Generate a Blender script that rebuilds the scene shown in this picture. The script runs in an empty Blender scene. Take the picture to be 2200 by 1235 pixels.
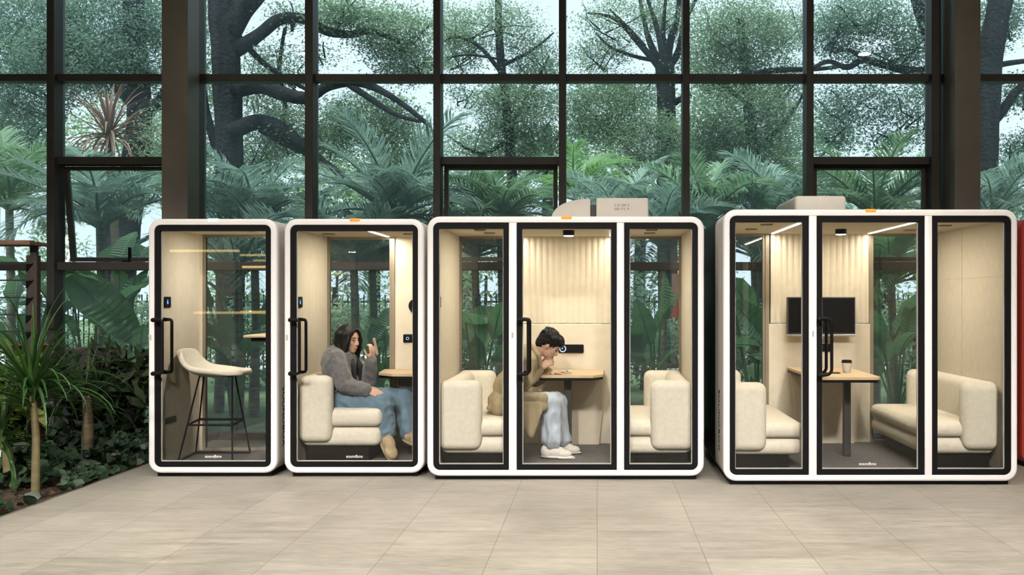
import bpy, bmesh, math, random
import numpy as np
from mathutils import Vector, Matrix, noise

# ------------------------------------------------------------------ camera, sky, lamps, exposure
F, VX, VY, CH = 2000.0, 1283.0, 645.0, 1.43      # focal length in px, vanishing point, eye height (frame 2200 x 1235)
S = bpy.context.scene
COL = S.collection
cd = bpy.data.cameras.new('camera'); cam = bpy.data.objects.new('camera', cd); COL.objects.link(cam)
cam.location = (0, 0, CH); cam.rotation_euler = (math.pi/2, 0, 0)
cd.sensor_width = 36; cd.lens = 36*F/2200
cd.shift_x = -(VX-1100)/2200; cd.shift_y = (VY-617.5)/2200
cd.clip_end = 300
S.camera = cam
S.view_settings.view_transform = 'Standard'; S.view_settings.look = 'None'
S.view_settings.gamma = 1; S.view_settings.use_curve_mapping = False
S.view_settings.exposure = 0.0
w = bpy.data.worlds.new('sky'); S.world = w; w.use_nodes = True
bg = w.node_tree.nodes['Background']; bg.inputs[0].default_value = (0.79, 0.90, 1.0, 1); bg.inputs[1].default_value = 1.65
cy = S.cycles
cy.max_bounces = 7; cy.diffuse_bounces = 3; cy.glossy_bounces = 3; cy.transmission_bounces = 4
cy.transparent_max_bounces = 20; cy.caustics_reflective = False; cy.caustics_refractive = False
cy.sample_clamp_indirect = 4; cy.use_denoising = True

def lamp(name, loc, power, color, size=0.25, shape='DISK', size_y=None, rot=(0, 0, 0), spread=None):
    l = bpy.data.lights.new(name, 'AREA'); l.energy = power; l.color = color; l.shape = shape; l.size = size
    if size_y: l.size_y = size_y
    if spread: l.spread = math.radians(spread)
    o = bpy.data.objects.new(name, l); COL.objects.link(o); o.location = loc; o.rotation_euler = rot
    return o
WARM = (1.0, 0.85, 0.64); NEUT = (1.0, 0.91, 0.82)
# hall ceiling downlights (two of them glint in the tall panes)
for x, y, z in ((-4.8, 4.0, 5.48), (4.4, 4.0, 5.48)):
    lamp('hall_downlight', (x, y, z), 55, WARM, 0.2)
for x, y in ((-3.0, 6.0), (-0.6, 6.0), (1.8, 6.0), (-3.6, 3.6), (-1.2, 3.6), (1.2, 3.6), (3.6, 3.6), (-2.0, 0.8), (1.6, 0.8)):
    lamp('hall_pendant_light', (x, y, 6.2), 30, NEUT, 0.8, spread=118)
for x in (-5.2, -3.2, -1.2, 0.8, 2.8):              # added frontal fill lamps aimed at the booth fronts
    lamp('front_fill_light', (x, 0.0, 5.0), 40, (1, .93, .87), 0.5, rot=(math.radians(90-37), 0, 0), spread=46)

for x, z, l in ((-7.3, 2.35, 1.3), (-6.2, 2.05, .8), (-6.7, 1.2, 1.6)):     # warm shelf lights of the cafe behind the viewer
    lamp('cafe_shelf_light', (x, -2.2, z), 1.0, (1, .72, .25), l, 'RECTANGLE', .045, (math.radians(90), 0, 0))
sl = bpy.data.lights.new('hazy_sun', 'SUN'); sl.energy = 9.0; sl.angle = math.radians(60); sl.color = (1, .98, .94)
so = bpy.data.objects.new('hazy_sun', sl); COL.objects.link(so); so.rotation_euler = (math.radians(20), math.radians(-10), 0)

# ------------------------------------------------------------------ helpers
def at(px, py, Y):                                  # the point at depth Y seen at a pixel
    return Vector(((px-VX)*Y/F, Y, CH-(py-VY)*Y/F))
def X_(px, Y): return (px-VX)*Y/F
def Z_(py, Y): return CH-(py-VY)*Y/F

class MB:
    def __init__(s): s.v = []; s.f = []
    def add(s, vs, fs):
        n = len(s.v); s.v += [tuple(v) for v in vs]; s.f += [tuple(i+n for i in f) for f in fs]; return s
    def box(s, x0, x1, y0, y1, z0, z1):
        return s.add([(x0,y0,z0),(x1,y0,z0),(x1,y1,z0),(x0,y1,z0),(x0,y0,z1),(x1,y0,z1),(x1,y1,z1),(x0,y1,z1)],
                     [(0,3,2,1),(4,5,6,7),(0,1,5,4),(1,2,6,5),(2,3,7,6),(3,0,4,7)])
    def rbox(s, x0, x1, y0, y1, z0, z1, r=.02, seg=3):
        bm = bmesh.new(); bmesh.ops.create_cube(bm, size=1)
        for v in bm.verts:
            v.co = Vector((x0+(v.co.x+.5)*(x1-x0), y0+(v.co.y+.5)*(y1-y0), z0+(v.co.z+.5)*(z1-z0)))
        r = min(r, .49*min(x1-x0, y1-y0, z1-z0))
        bmesh.ops.bevel(bm, geom=bm.edges[:], offset=r, segments=seg, affect='EDGES', profile=.5)
        return s.bm(bm)
    def bm(s, bm):
        bm.verts.index_update()
        s.add([v.co[:] for v in bm.verts], [[v.index for v in f.verts] for f in bm.faces]); bm.free(); return s
    def tube(s, pts, r, seg=8, cap=True):
        pts = [Vector(p) for p in pts]; n = len(pts)
        rs = list(r) if hasattr(r, '__len__') else [r]*n
        rings = []; up = None
        for i, p in enumerate(pts):
            t = (pts[min(i+1, n-1)]-pts[max(i-1, 0)]).normalized()
            if up is None:
                up = Vector((0, 0, 1)) if abs(t.z) < .9 else Vector((1, 0, 0))
            a = (up - t*up.dot(t)).normalized(); b = t.cross(a); up = a
            k = 1.0
            if 0 < i < n-1:
                c = (pts[i]-pts[i-1]).normalized().dot((pts[i+1]-pts[i]).normalized()); k = 1/max(.6, math.sqrt(max(.0, (1+c)/2)))
            rings.append([p + (a*math.cos(q)+b*math.sin(q))*rs[i]*k for q in [2*math.pi*j/seg for j in range(seg)]])
        return s.loft(rings, cap)
    def loft(s, rings, cap=True):
        m = len(rings[0]); vs = [v for r in rings for v in r]; fs = []
        for i in range(len(rings)-1):
            for j in range(m):
                k = (j+1) % m
                fs.append((i*m+j, i*m+k, (i+1)*m+k, (i+1)*m+j))
        if cap:
            fs.append(tuple(range(m))[::-1]); fs.append(tuple((len(rings)-1)*m+j for j in range(m)))
        return s.add(vs, fs)
    def sweep(s, loops, closed=True):               # loops bridged one after another, last to first when closed
        m = len(loops[0]); vs = [v for r in loops for v in r]; fs = []; n = len(loops)
        for i in range(n if closed else n-1):
            for j in range(m):
                k = (j+1) % m; q = (i+1) % n
                fs.append((i*m+j, i*m+k, q*m+k, q*m+j))
        return s.add(vs, fs)
    def cyl(s, c, r, h, axis='z', seg=24, r2=None):
        c = Vector(c); d = {'x': Vector((1,0,0)), 'y': Vector((0,1,0)), 'z': Vector((0,0,1))}[axis]
        return s.tube([c, c+d*h], [r, r if r2 is None else r2], seg)
    def ball(s, c, rad, R=None, u=14, v=9):
        c = Vector(c); rad = (rad,)*3 if not hasattr(rad, '__len__') else rad
        vs = []; fs = []
        for i in range(1, v):
            th = math.pi*i/v
            for j in range(u):
                ph = 2*math.pi*j/u
                p = Vector((rad[0]*math.sin(th)*math.cos(ph), rad[1]*math.sin(th)*math.sin(ph), rad[2]*math.cos(th)))
                vs.append(c+(R @ p if R is not None else p))
        t = Vector((0,0,rad[2])); t = R @ t if R is not None else t
        vs += [c+t, c-t]; a = (v-1)*u
        for i in range(v-2):
            for j in range(u):
                k = (j+1) % u; fs.append((i*u+j, (i+1)*u+j, (i+1)*u+k, i*u+k))
        for j in range(u):
            k = (j+1) % u; fs.append((a, j, k)); fs.append((a+1, (v-2)*u+k, (v-2)*u+j))
        return s.add(vs, fs)
    def prism(s, pts, ya, yb, axis='y'):            # outline (x,z) from ya to yb
        n = len(pts)
        mk = (lambda p, t: (p[0], t, p[1])) if axis == 'y' else ((lambda p, t: (t, p[0], p[1])) if axis == 'x' else (lambda p, t: (p[0], p[1], t)))
        vs = [mk(p, ya) for p in pts]+[mk(p, yb) for p in pts]
        fs = [tuple(range(n)), tuple(range(2*n-1, n-1, -1))]+[(j, n+j, n+(j+1) % n, (j+1) % n) for j in range(n)]
        return s.add(vs, fs)

def rrect(x0, x1, z0, z1, rad, inset=0.0, n=6):     # rad: radii of corners (top-left, top-right, bottom-right, bottom-left); list of (x,z)
    x0 += inset; x1 -= inset; z0 += inset; z1 -= inset; out = []
    for (cx, cz, sx, sz, a0), r in zip(((x0,z1,1,-1,180),(x1,z1,-1,-1,90),(x1,z0,-1,1,0),(x0,z0,1,1,-90)), rad):
        r = max(r-inset, .002)
        for i in range(n+1):
            a = math.radians(a0-90*i/n)
            out.append((cx+sx*r+r*math.cos(a), cz+sz*r+r*math.sin(a)))
    return out

def wpos(o):
    p = Vector((0, 0, 0))
    while o is not None: p += o.location; o = o.parent
    return p
def obj(name, mb, mat, parent=None, smooth=0, local=False):
    me = bpy.data.meshes.new(name)
    vs = mb.v
    if parent is not None and not local:
        p = wpos(parent); vs = [(v[0]-p.x, v[1]-p.y, v[2]-p.z) for v in vs]
    me.from_pydata(vs, [], mb.f); me.validate(); 
    bm = bmesh.new(); bm.from_mesh(me); bmesh.ops.recalc_face_normals(bm, faces=bm.faces[:]); bm.to_mesh(me); bm.free()
    return link(name, me, mat, parent, smooth)
def link(name, me, mat, parent=None, smooth=0):
    for m in (mat if isinstance(mat, (list, tuple)) else [mat]): me.materials.append(m)
    o = bpy.data.objects.new(name, me); COL.objects.link(o)
    if parent is not None: o.parent = parent
    if smooth:
        me.polygons.foreach_set('use_smooth', [True]*len(me.polygons))
        if smooth < 180: me.set_sharp_from_angle(angle=math.radians(smooth))
    return o
def npmesh(name, V, Q):                             # V (n,3), Q (m,4)
    me = bpy.data.meshes.new(name); V = np.asarray(V, np.float32); Q = np.asarray(Q, np.int32)
    me.vertices.add(len(V)); me.vertices.foreach_set('co', V.ravel())
    k = Q.shape[1]
    me.loops.add(Q.size); me.loops.foreach_set('vertex_index', Q.ravel())
    me.polygons.add(len(Q)); me.polygons.foreach_set('loop_start', np.arange(0, Q.size, k, dtype=np.int32))
    me.update(calc_edges=True); return me
def thing(name, label, cat, loc=(0, 0, 0), group=None):
    o = bpy.data.objects.new(name, None); COL.objects.link(o); o.empty_display_size = .1
    o.location = loc; return tag(o, label, cat, group)
def tag(o, label, cat, group=None, kind=None):
    o['label'] = label; o['category'] = cat
    if group: o['group'] = group
    if kind: o['kind'] = kind
    return o
def struct(o): o['kind'] = 'structure'; return o
def copy_tree(o, parent=None):
    c = o.copy(); COL.objects.link(c)
    if parent is not None: c.parent = parent
    for ch in list(o.children): copy_tree(ch, c)
    return c
def text_mesh(body, size, mat, M, name, parent, depth=.001):
    cu = bpy.data.curves.new('t', 'FONT'); cu.body = body; cu.size = size; cu.extrude = depth; cu.align_x = 'CENTER'; cu.align_y = 'CENTER'
    o = bpy.data.objects.new('t', cu); COL.objects.link(o)
    dg = bpy.context.evaluated_depsgraph_get(); me = bpy.data.meshes.new_from_object(o.evaluated_get(dg))
    bpy.data.objects.remove(o); bpy.data.curves.remove(cu)
    me.transform(Matrix.Translation(-wpos(parent)) @ M); me.name = name
    return link(name, me, mat, parent)

# ------------------------------------------------------------------ materials
def new_mat(name):
    m = bpy.data.materials.new(name); m.use_nodes = True; nt = m.node_tree
    return m, nt, nt.nodes['Principled BSDF'], nt.nodes['Material Output']
def ramp(nt, fac, cols, pos=None):
    r = nt.nodes.new('ShaderNodeValToRGB'); nt.links.new(fac, r.inputs[0]); e = r.color_ramp.elements
    while len(e) < len(cols): e.new(.5)
    for i, c in enumerate(cols):
        e[i].position = pos[i] if pos else i/(len(cols)-1); e[i].color = (*c, 1)
    return r.outputs[0]
def noise_tex(nt, scale, detail=3, stretch=None, coord='Object'):
    tc = nt.nodes.new('ShaderNodeTexCoord'); n = nt.nodes.new('ShaderNodeTexNoise'); n.inputs['Scale'].default_value = scale; n.inputs['Detail'].default_value = detail
    src = tc.outputs[coord]
    if stretch:
        mp = nt.nodes.new('ShaderNodeMapping'); mp.inputs['Scale'].default_value = stretch; nt.links.new(src, mp.inputs[0]); src = mp.outputs[0]
    nt.links.new(src, n.inputs['Vector']); return n.outputs[0]
def mat(name, col, rough=.6, metal=0, var=.08, scale=6, bump=0, bscale=60, bdist=.004, stretch=None, spec=.5, sheen=0):
    m, nt, b, _ = new_mat(name)
    b.inputs['Roughness'].default_value = rough; b.inputs['Metallic'].default_value = metal; b.inputs['Specular IOR Level'].default_value = spec
    if sheen: b.inputs['Sheen Weight'].default_value = sheen
    n = noise_tex(nt, scale, 3, stretch)
    lo = tuple(c*(1-var) for c in col); hi = tuple(min(1, c*(1+var)) for c in col)
    nt.links.new(ramp(nt, n, [lo, hi], [.3, .7]), b.inputs['Base Color'])
    if bump:
        n2 = noise_tex(nt, bscale, 3); bp = nt.nodes.new('ShaderNodeBump'); bp.inputs['Strength'].default_value = bump; bp.inputs['Distance'].default_value = bdist
        nt.links.new(n2, bp.inputs['Height']); nt.links.new(bp.outputs[0], b.inputs['Normal'])
    return m
def emit(name, col, s):
    m, nt, b, out = new_mat(name)
    b.inputs['Base Color'].default_value = (*[c*.3 for c in col], 1); b.inputs['Emission Color'].default_value = (*col, 1); b.inputs['Emission Strength'].default_value = s
    return m
def leafmat(name, cols, trans=.3, rough=.45, spec=.4):
    m, nt, b, out = new_mat(name)
    g = nt.nodes.new('ShaderNodeNewGeometry'); c = ramp(nt, g.outputs['Random Per Island'], cols)
    nt.links.new(c, b.inputs['Base Color']); b.inputs['Roughness'].default_value = rough; b.inputs['Specular IOR Level'].default_value = spec
    t = nt.nodes.new('ShaderNodeBsdfTranslucent'); mx = nt.nodes.new('ShaderNodeMixShader'); mx.inputs[0].default_value = trans
    hs = nt.nodes.new('ShaderNodeHueSaturation'); hs.inputs['Value'].default_value = 1.3; nt.links.new(c, hs.inputs['Color']); nt.links.new(hs.outputs[0], t.inputs[0])
    nt.links.new(b.outputs[0], mx.inputs[1]); nt.links.new(t.outputs[0], mx.inputs[2]); nt.links.new(mx.outputs[0], out.inputs[0])
    return m
def glassmat(name, tint, haze=.0, refl=1.0, hazecol=(.48, .66, .76)):
    m, nt, b, out = new_mat(name); nt.nodes.remove(b)
    tr = nt.nodes.new('ShaderNodeBsdfTransparent'); tr.inputs[0].default_value = (*tint, 1)
    gl = nt.nodes.new('ShaderNodeBsdfGlossy'); gl.inputs['Roughness'].default_value = .0; gl.inputs[0].default_value = (refl, refl, refl, 1)
    fr = nt.nodes.new('ShaderNodeFresnel'); fr.inputs[0].default_value = 1.45
    mx = nt.nodes.new('ShaderNodeMixShader'); nt.links.new(fr.outputs[0], mx.inputs[0]); nt.links.new(tr.outputs[0], mx.inputs[1]); nt.links.new(gl.outputs[0], mx.inputs[2])
    res = mx.outputs[0]
    if haze:  # bluish haze veiling the view outside, put into the glass colour
        d = nt.nodes.new('ShaderNodeBsdfDiffuse'); d.inputs[0].default_value = (*hazecol, 1)
        t2 = nt.nodes.new('ShaderNodeBsdfTranslucent'); t2.inputs[0].default_value = (*hazecol, 1)
        a = nt.nodes.new('ShaderNodeMixShader'); nt.links.new(d.outputs[0], a.inputs[1]); nt.links.new(t2.outputs[0], a.inputs[2])
        n = noise_tex(nt, 1.4, 4); mr = nt.nodes.new('ShaderNodeMapRange'); mr.inputs[1].default_value = .3; mr.inputs[2].default_value = .7
        mr.inputs[3].default_value = haze*.6; mr.inputs[4].default_value = haze*1.4; nt.links.new(n, mr.inputs[0])
        m2 = nt.nodes.new('ShaderNodeMixShader'); nt.links.new(mr.outputs[0], m2.inputs[0]); nt.links.new(res, m2.inputs[1]); nt.links.new(a.outputs[0], m2.inputs[2]); res = m2.outputs[0]
    nt.links.new(res, out.inputs[0]); return m

M_white = mat('white_lacquer', (.79, .775, .775), .35, var=.02)
M_shell = mat('cream_shell', (.66, .63, .565), .5, var=.03)
M_black = mat('black_enamel', (.005, .005, .0055), .5, var=.1, spec=.12)
M_dark = mat('dark_grey_metal', (.045, .045, .047), .4, .3, var=.1)
M_felt = mat('cream_felt', (.73, .655, .52), .95, var=.04, scale=14, bump=.12, bscale=220)
M_feltlow = mat('tan_felt', (.62, .545, .43), .95, var=.04, scale=14, bump=.12, bscale=220)
M_ceil = mat('cream_ceiling_felt', (.80, .73, .60), .95, var=.03, scale=14)
M_sofa = mat('cream_boucle', (.74, .68, .555), .95, var=.05, scale=30, bump=.35, bscale=260)
M_carpet = mat('grey_carpet', (.13, .125, .12), .95, var=.25, scale=40, bump=.4, bscale=300)
M_wood = mat('pale_wood_laminate', (.66, .50, .31), .4, var=.08, scale=4, stretch=(2, 14, 2))
M_brown = mat('brown_anodised', (.27, .225, .165), .45, .2, var=.06)
M_seal = mat('pale_glass_seal', (.62, .60, .56), .5, var=.03)
M_steel = mat('charcoal_facade_steel', (.078, .076, .073), .5, .2, var=.1)
M_column = mat('bronze_grey_column', (.215, .200, .178), .45, .2, var=.18, scale=1.6)
M_bglass = glassmat('booth_glass', (.985, .99, .985), .0)
M_fglass = glassmat('facade_glass', (.88, .935, .955), .08)
M_sash = glassmat('open_sash_glass', (.87, .94, .945), .13)
M_logo = mat('white_print', (.85, .85, .85), .5, var=.01)
M_led = emit('led_strip', (1, .93, .80), 9)
M_spot = emit('spot_lens', (1, .9, .72), 14)
M_blue = emit('blue_display', (.08, .22, 1), 3.2)
M_amber = emit('amber_light', (1, .36, .04), .85)
M_teal = emit('teal_light', (.55, 1, .80), 1.4)
M_screen = mat('screen_glass', (.008, .008, .009), .25, var=.05, spec=.15)
# ------------------------------------------------------------------ floor, hall shell, facade
def floor_mat():
    m, nt, b, out = new_mat('stone_floor_tiles')
    tc = nt.nodes.new('ShaderNodeTexCoord'); sp = nt.nodes.new('ShaderNodeSeparateXYZ'); cb = nt.nodes.new('ShaderNodeCombineXYZ')
    nt.links.new(tc.outputs['Object'], sp.inputs[0])
    mx_ = nt.nodes.new('ShaderNodeMath'); mx_.operation = 'ADD'; mx_.inputs[1].default_value = 60.3-.08-.22
    my_ = nt.nodes.new('ShaderNodeMath'); my_.operation = 'ADD'; my_.inputs[1].default_value = 60-6.37
    nt.links.new(sp.outputs[0], mx_.inputs[0]); nt.links.new(sp.outputs[1], my_.inputs[0])
    nt.links.new(my_.outputs[0], cb.inputs[0]); nt.links.new(mx_.outputs[0], cb.inputs[1])
    br = nt.nodes.new('ShaderNodeTexBrick'); nt.links.new(cb.outputs[0], br.inputs['Vector'])
    br.offset = .5; br.inputs['Scale'].default_value = 1; br.inputs['Brick Width'].default_value = 1.2; br.inputs['Row Height'].default_value = .6
    br.inputs['Mortar Size'].default_value = .0022; br.inputs['Mortar Smooth'].default_value = .2; br.inputs['Bias'].default_value = 0
    br.inputs['Color1'].default_value = (.9, .9, .9, 1); br.inputs['Color2'].default_value = (1.06, 1.06, 1.06, 1); br.inputs['Mortar'].default_value = (.42, .40, .37, 1)
    n1 = noise_tex(nt, 1.0, 6, (2.2, 14, 1)); n2 = noise_tex(nt, .9, 3); n3 = noise_tex(nt, 1.0, 5, (9, 60, 1))
    a = nt.nodes.new('ShaderNodeMath'); a.operation = 'ADD'; nt.links.new(n1, a.inputs[0]); nt.links.new(n2, a.inputs[1])
    a2 = nt.nodes.new('ShaderNodeMath'); a2.operation = 'ADD'; nt.links.new(a.outputs[0], a2.inputs[0]); nt.links.new(n3, a2.inputs[1])
    d = nt.nodes.new('ShaderNodeMath'); d.operation = 'DIVIDE'; nt.links.new(a2.outputs[0], d.inputs[0]); d.inputs[1].default_value = 3
    c = ramp(nt, d.outputs[0], [(.205, .192, .162), (.315, .294, .246), (.425, .398, .34)], [.36, .5, .64])
    mul = nt.nodes.new('ShaderNodeMixRGB'); mul.blend_type = 'MULTIPLY'; mul.inputs[0].default_value = 1
    nt.links.new(c, mul.inputs[1]); nt.links.new(br.outputs[0], mul.inputs[2]); nt.links.new(mul.outputs[0], b.inputs['Base Color'])
    rr = nt.nodes.new('ShaderNodeMapRange'); rr.inputs[3].default_value = .30; rr.inputs[4].default_value = .55; nt.links.new(n1, rr.inputs[0]); nt.links.new(rr.outputs[0], b.inputs['Roughness'])
    b.inputs['Specular IOR Level'].default_value = .45
    return m
YF = 9.5                                            # inner face of the facade mullions
YG = 9.66                                           # glass line
FX = -3.93                                          # where the tiles stop at the planting bed
struct(obj('floor', MB().box(FX, 8, -4, 9.75, -.12, 0), floor_mat()))
M_soil = mat('dark_soil', (.055, .035, .022), .95, var=.5, scale=12, bump=.8, bscale=40)
struct(obj('trim_1', MB().box(FX-.012, FX, -4, 9.5, -.1, .004), mat('steel_edging', (.25, .23, .2), .5, .5)))
bm = bmesh.new(); bmesh.ops.create_grid(bm, x_segments=60, y_segments=90, size=1)
for v in bm.verts:
    x = -6.7+2.757*v.co.x; y = 2.8+6.8*v.co.y; e = min(1, (FX-x)/.5)
    v.co = (x, y, -.03+e*(.05+.05*noise.noise((x*2, y*2, 0))))
struct(obj('planting_bed_ground', MB().bm(bm), M_soil, smooth=180))
M_room = mat('hall_plaster', (.42, .40, .37), .9, var=.03)
struct(obj('ceiling', MB().box(-9.6, 8.2, -4.2, 9.8, 6.5, 6.7), M_room))
struct(obj('wall_front', MB().box(-9.6, 8.2, -4.2, -4, -.12, 6.5), mat('hall_back_wall', (.20, .185, .165), .9, var=.3, scale=.7)))
struct(obj('wall_left', MB().box(-9.6, -9.4, -4, 9.75, -.12, 6.5), M_room))
struct(obj('wall_right', MB().box(8, 8.2, -4, 9.75, -.12, 6.5), M_room))

def sx(px): return X_(px, YF)
def sz(py): return Z_(py, YF)
mull = [(-152, 15), (107.5, 16), (385, 15), (663, 17), (938, 15), (1208, 15), (1474.5, 15), (1741, 15), (2012, 20), (2270, 16)]
for i, (px, wd) in enumerate(mull):
    a, b = sx(px-wd/2), sx(px+wd/2)
    struct(obj('trim_%d' % (i+2), MB().rbox(a, b, YF, YG+.05, -.1, 6.5, .006, 2), M_steel))
xs = [sx(p) for p, _ in mull]
n = 20
def transom(x0, x1, py, h=.072):
    global n
    n += 1; z = sz(py)
    struct(obj('trim_%d' % n, MB().rbox(x0, x1, YF+.06, YG+.04, z-h/2, z+h/2, .005, 2), M_steel))
cols = [(347, 403, 9.22), (2051, 2107, 9.22)]
for px0, px1, y in cols:
    a, b = X_(px0, y), X_(px1, y)
    mb = MB().rbox(a, b, y, y+.27, -.05, 6.5, .004, 2)
    struct(obj('column', mb, M_column))
    struct(obj('trim_%d' % (60+px0), MB().box(a+.02, b-.02, y+.27, YG+.05, -.05, 6.5), M_steel))
bays = [(xs[i]+.04, xs[i+1]-.04) for i in range(len(xs)-1)]
wn = 0
ops = {1, 4, 7}                                      # bays with a top-hung opening sash
zb, zt1, zt2, zlow = .06, sz(163), sz(342), sz(570)
for i, (a, b) in enumerate(bays):
    a -= .03; b += .03
    transom(a, b, 163); transom(a, b, 571, .085)
    if i in ops: transom(a, b, 343, .08)
    n += 1; struct(obj('trim_%d' % n, MB().rbox(a, b, YF+.03, YG+.06, -.1, .07, .005, 2), M_steel))
    bands = [(zt1+.03, 6.5), (zlow+.035, zt1-.03), (.06, zlow-.035)]
    if i in ops: bands = [(zt1+.03, 6.5), (zt2+.035, zt1-.03), (.06, zlow-.035)]
    for z0, z1 in bands:
        wn += 1; struct(obj('window_%d' % wn, MB().box(a, b, YG-.004, YG+.006, z0, z1), M_fglass))
    if i in ops:                                    # the sash: a dark frame with its own pane
        wn += 1
        x0, x1, z0, z1 = a+.045, b-.045, zlow+.05, zt2-.045
        fl = .042
        mb = MB().sweep([[(x, YG-.03, z) for x, z in rrect(x0, x1, z0, z1, [.004]*4)], [(x, YG-.03, z) for x, z in rrect(x0, x1, z0, z1, [.004]*4, fl)],
                         [(x, YG+.03, z) for x, z in rrect(x0, x1, z0, z1, [.004]*4, fl)], [(x, YG+.03, z) for x, z in rrect(x0, x1, z0, z1, [.004]*4)]])
        gl = MB().box(x0+fl-.005, x1-fl+.005, YG-.004, YG+.006, z0+fl-.005, z1-fl+.005)
        if i == 1:                                  # pushed open at the bottom
            R = Matrix.Rotation(math.radians(8.0), 4, 'X'); hz = Vector((0, YG+.05, z1))
            for q in (mb, gl): q.v = [tuple(hz+R @ (Vector(v)-hz)) for v in q.v]
        f = struct(obj('window_%d' % wn, mb, M_steel)); obj('pane', gl, M_sash if i == 1 else M_fglass, f)
        if i == 1:
            x = X_(271, 9.7); obj('stay', MB().rbox(x-.012, x+.012, YG-.02, YG+.13, zlow+.045, zlow+.06, .003).rbox(x-.012, x+.012, YG+.10, YG+.13, zlow+.05, zlow+.2, .003), M_black, f)

# ------------------------------------------------------------------ booths
def rings(x0, x1, z0, z1, rad, prof):               # prof: list of (inset, y)
    return [[(x, y, z) for x, z in rrect(x0, x1, z0, z1, rad, i)] for i, y in prof]
def handle(parent, xm, zc, yf, style):
    h = .215; mb = MB()
    for s in (-1, 1):                               # one outside, one inside the glass
        y0 = yf+.02*s; y1 = yf+.085*s
        if style == 'loop':
            pts = [(xm, y0, zc+h), (xm, y1, zc+h), (xm+.03, y1, zc+h)]
            pts += [(xm+.03+.045*math.sin(a), y1, zc+h-.045+.045*math.cos(a)) for a in [math.radians(q) for q in (15, 30, 45, 60, 75, 90)]]
            pts += [(xm+.03+.045*math.sin(a), y1, zc-h+.045+.045*math.cos(a)) for a in [math.radians(q) for q in (90, 105, 120, 135, 150, 165, 180)]]
            pts += [(xm, y1, zc-h), (xm, y0, zc-h)]
        else:
            pts = [(xm, y0, zc+h), (xm, y1, zc+h), (xm+.055, y1, zc+h), (xm+.068, y1, zc+h-.004), (xm+.075, y1, zc+h-.018),
                   (xm+.075, y1, zc-h+.018), (xm+.068, y1, zc-h+.004), (xm+.055, y1, zc-h), (xm, y1, zc-h), (xm, y0, zc-h)]
        mb.tube(pts, .0125, 10)
        for z in (zc+h, zc-h): mb.cyl((xm, yf, z), .017, .03*s, 'y', 14)
    obj('handle', mb, M_black, parent, 50)
M_lock = mat('grey_lock', (.42, .40, .40), .4)
def booth(name, label, x0, x1, yf, yb, H, panels, ceil, lit=True):
    B = thing(name, label, 'booth', ((x0+x1)/2, yf, 0), 'white framed glass booths along the window wall')
    r = .10; R4 = [r]*4; z0 = .03
    ys = yf+.52 if name == 'meeting_booth' else yb+.05
    obj('shell', MB().sweep(rings(x0, x1, z0, H, R4, [(0.004, yf+.05), (0.004, ys), (.03, ys), (.03, yf+.05)])), M_shell, B, 40)
    if ys < yb: obj('rear_shell', MB().sweep(rings(x0, x1, z0, H, R4, [(0.008, ys), (0.008, yb+.05), (.03, yb+.05), (.03, ys)])), M_black, B, 40)
    fr = MB().sweep(rings(x0, x1, z0, H, R4, [(0, yf+.06), (0, yf+.02), (.003, yf+.009), (.01, yf+.002), (.02, yf), (.048, yf), (.05, yf+.003), (.05, yf+.06)]))
    for a, b in [(panels[i][1], panels[i+1][0]) for i in range(len(panels)-1)]:
        fr.rbox(a, b, yf+.001, yf+.06, z0+.045, H-.045, .006, 2)
    obj('front_frame', fr, M_white, B, 40)
    obj('plinth', MB().box(x0+.06, x1-.06, yf+.04, yb, 0, .035), M_black, B)
    zi0, zi1 = z0+.05, H-.05
    for k, (a, b, kind) in enumerate(panels):
        rad = [.055 if k == 0 else .006, .055 if k == len(panels)-1 else .006]; rad = [rad[0], rad[1], rad[1], rad[0]]
        bw = .043
        D = obj('door' if kind == 'door' else 'fixed_panel', MB().sweep(rings(a, b, zi0, zi1, rad, [(0, yf+.05), (0, yf+.008), (.003, yf+.006), (bw, yf+.006), (bw, yf+.05)])), M_black, B, 30)
        obj('seal', MB().sweep(rings(a, b, zi0, zi1, rad, [(bw-.002, yf+.046), (bw-.002, yf+.03), (bw+.007, yf+.03), (bw+.007, yf+.046)])), M_seal, D)
        obj('glass', MB().prism(rrect(a, b, zi0, zi1, rad, .02), yf+.018, yf+.028), M_bglass, D)
        if kind == 'door':
            handle(D, a+.022, Z_(744, yf), yf+.015, 'loop' if name == 'meeting_booth' else 'bar')
            text_mesh('soundbox', .034, M_logo, Matrix.Translation(((a+b)/2-.02*(yf < 7.3), yf+.016, Z_({7.53: 981, 7.40: 983, 7.19: 997}[yf], yf))) @ Matrix.Rotation(math.pi/2, 4, 'X'), 'logo', D)
    for px, py in ((323.5, 725), (616.5, 725), (1101, 720), (1747, 717)):     # little grey lock plate on the white post
        x = X_(px, yf)
        if x0 < x < x1: obj('lock_plate', MB().rbox(x-.007, x+.007, yf-.002, yf+.004, Z_(py+6, yf), Z_(py-6, yf), .002), M_lock, B)
    # lining
    obj('side_wall', MB().box(x0+.03, x0+.06, yf+.055, yb+.04, .06, ceil+.02), M_felt, B)
    obj('side_wall', MB().box(x1-.06, x1-.03, yf+.055, yb+.04, .06, ceil+.02), M_felt, B)
    obj('ceiling_panel', MB().box(x0+.05, x1-.05, yf+.055, yb+.04, ceil, H-.032), M_ceil, B)
    obj('floor_panel', MB().box(x0+.05, x1-.05, yf+.055, yb+.04, .055, .085), M_carpet, B)
    return B
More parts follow.
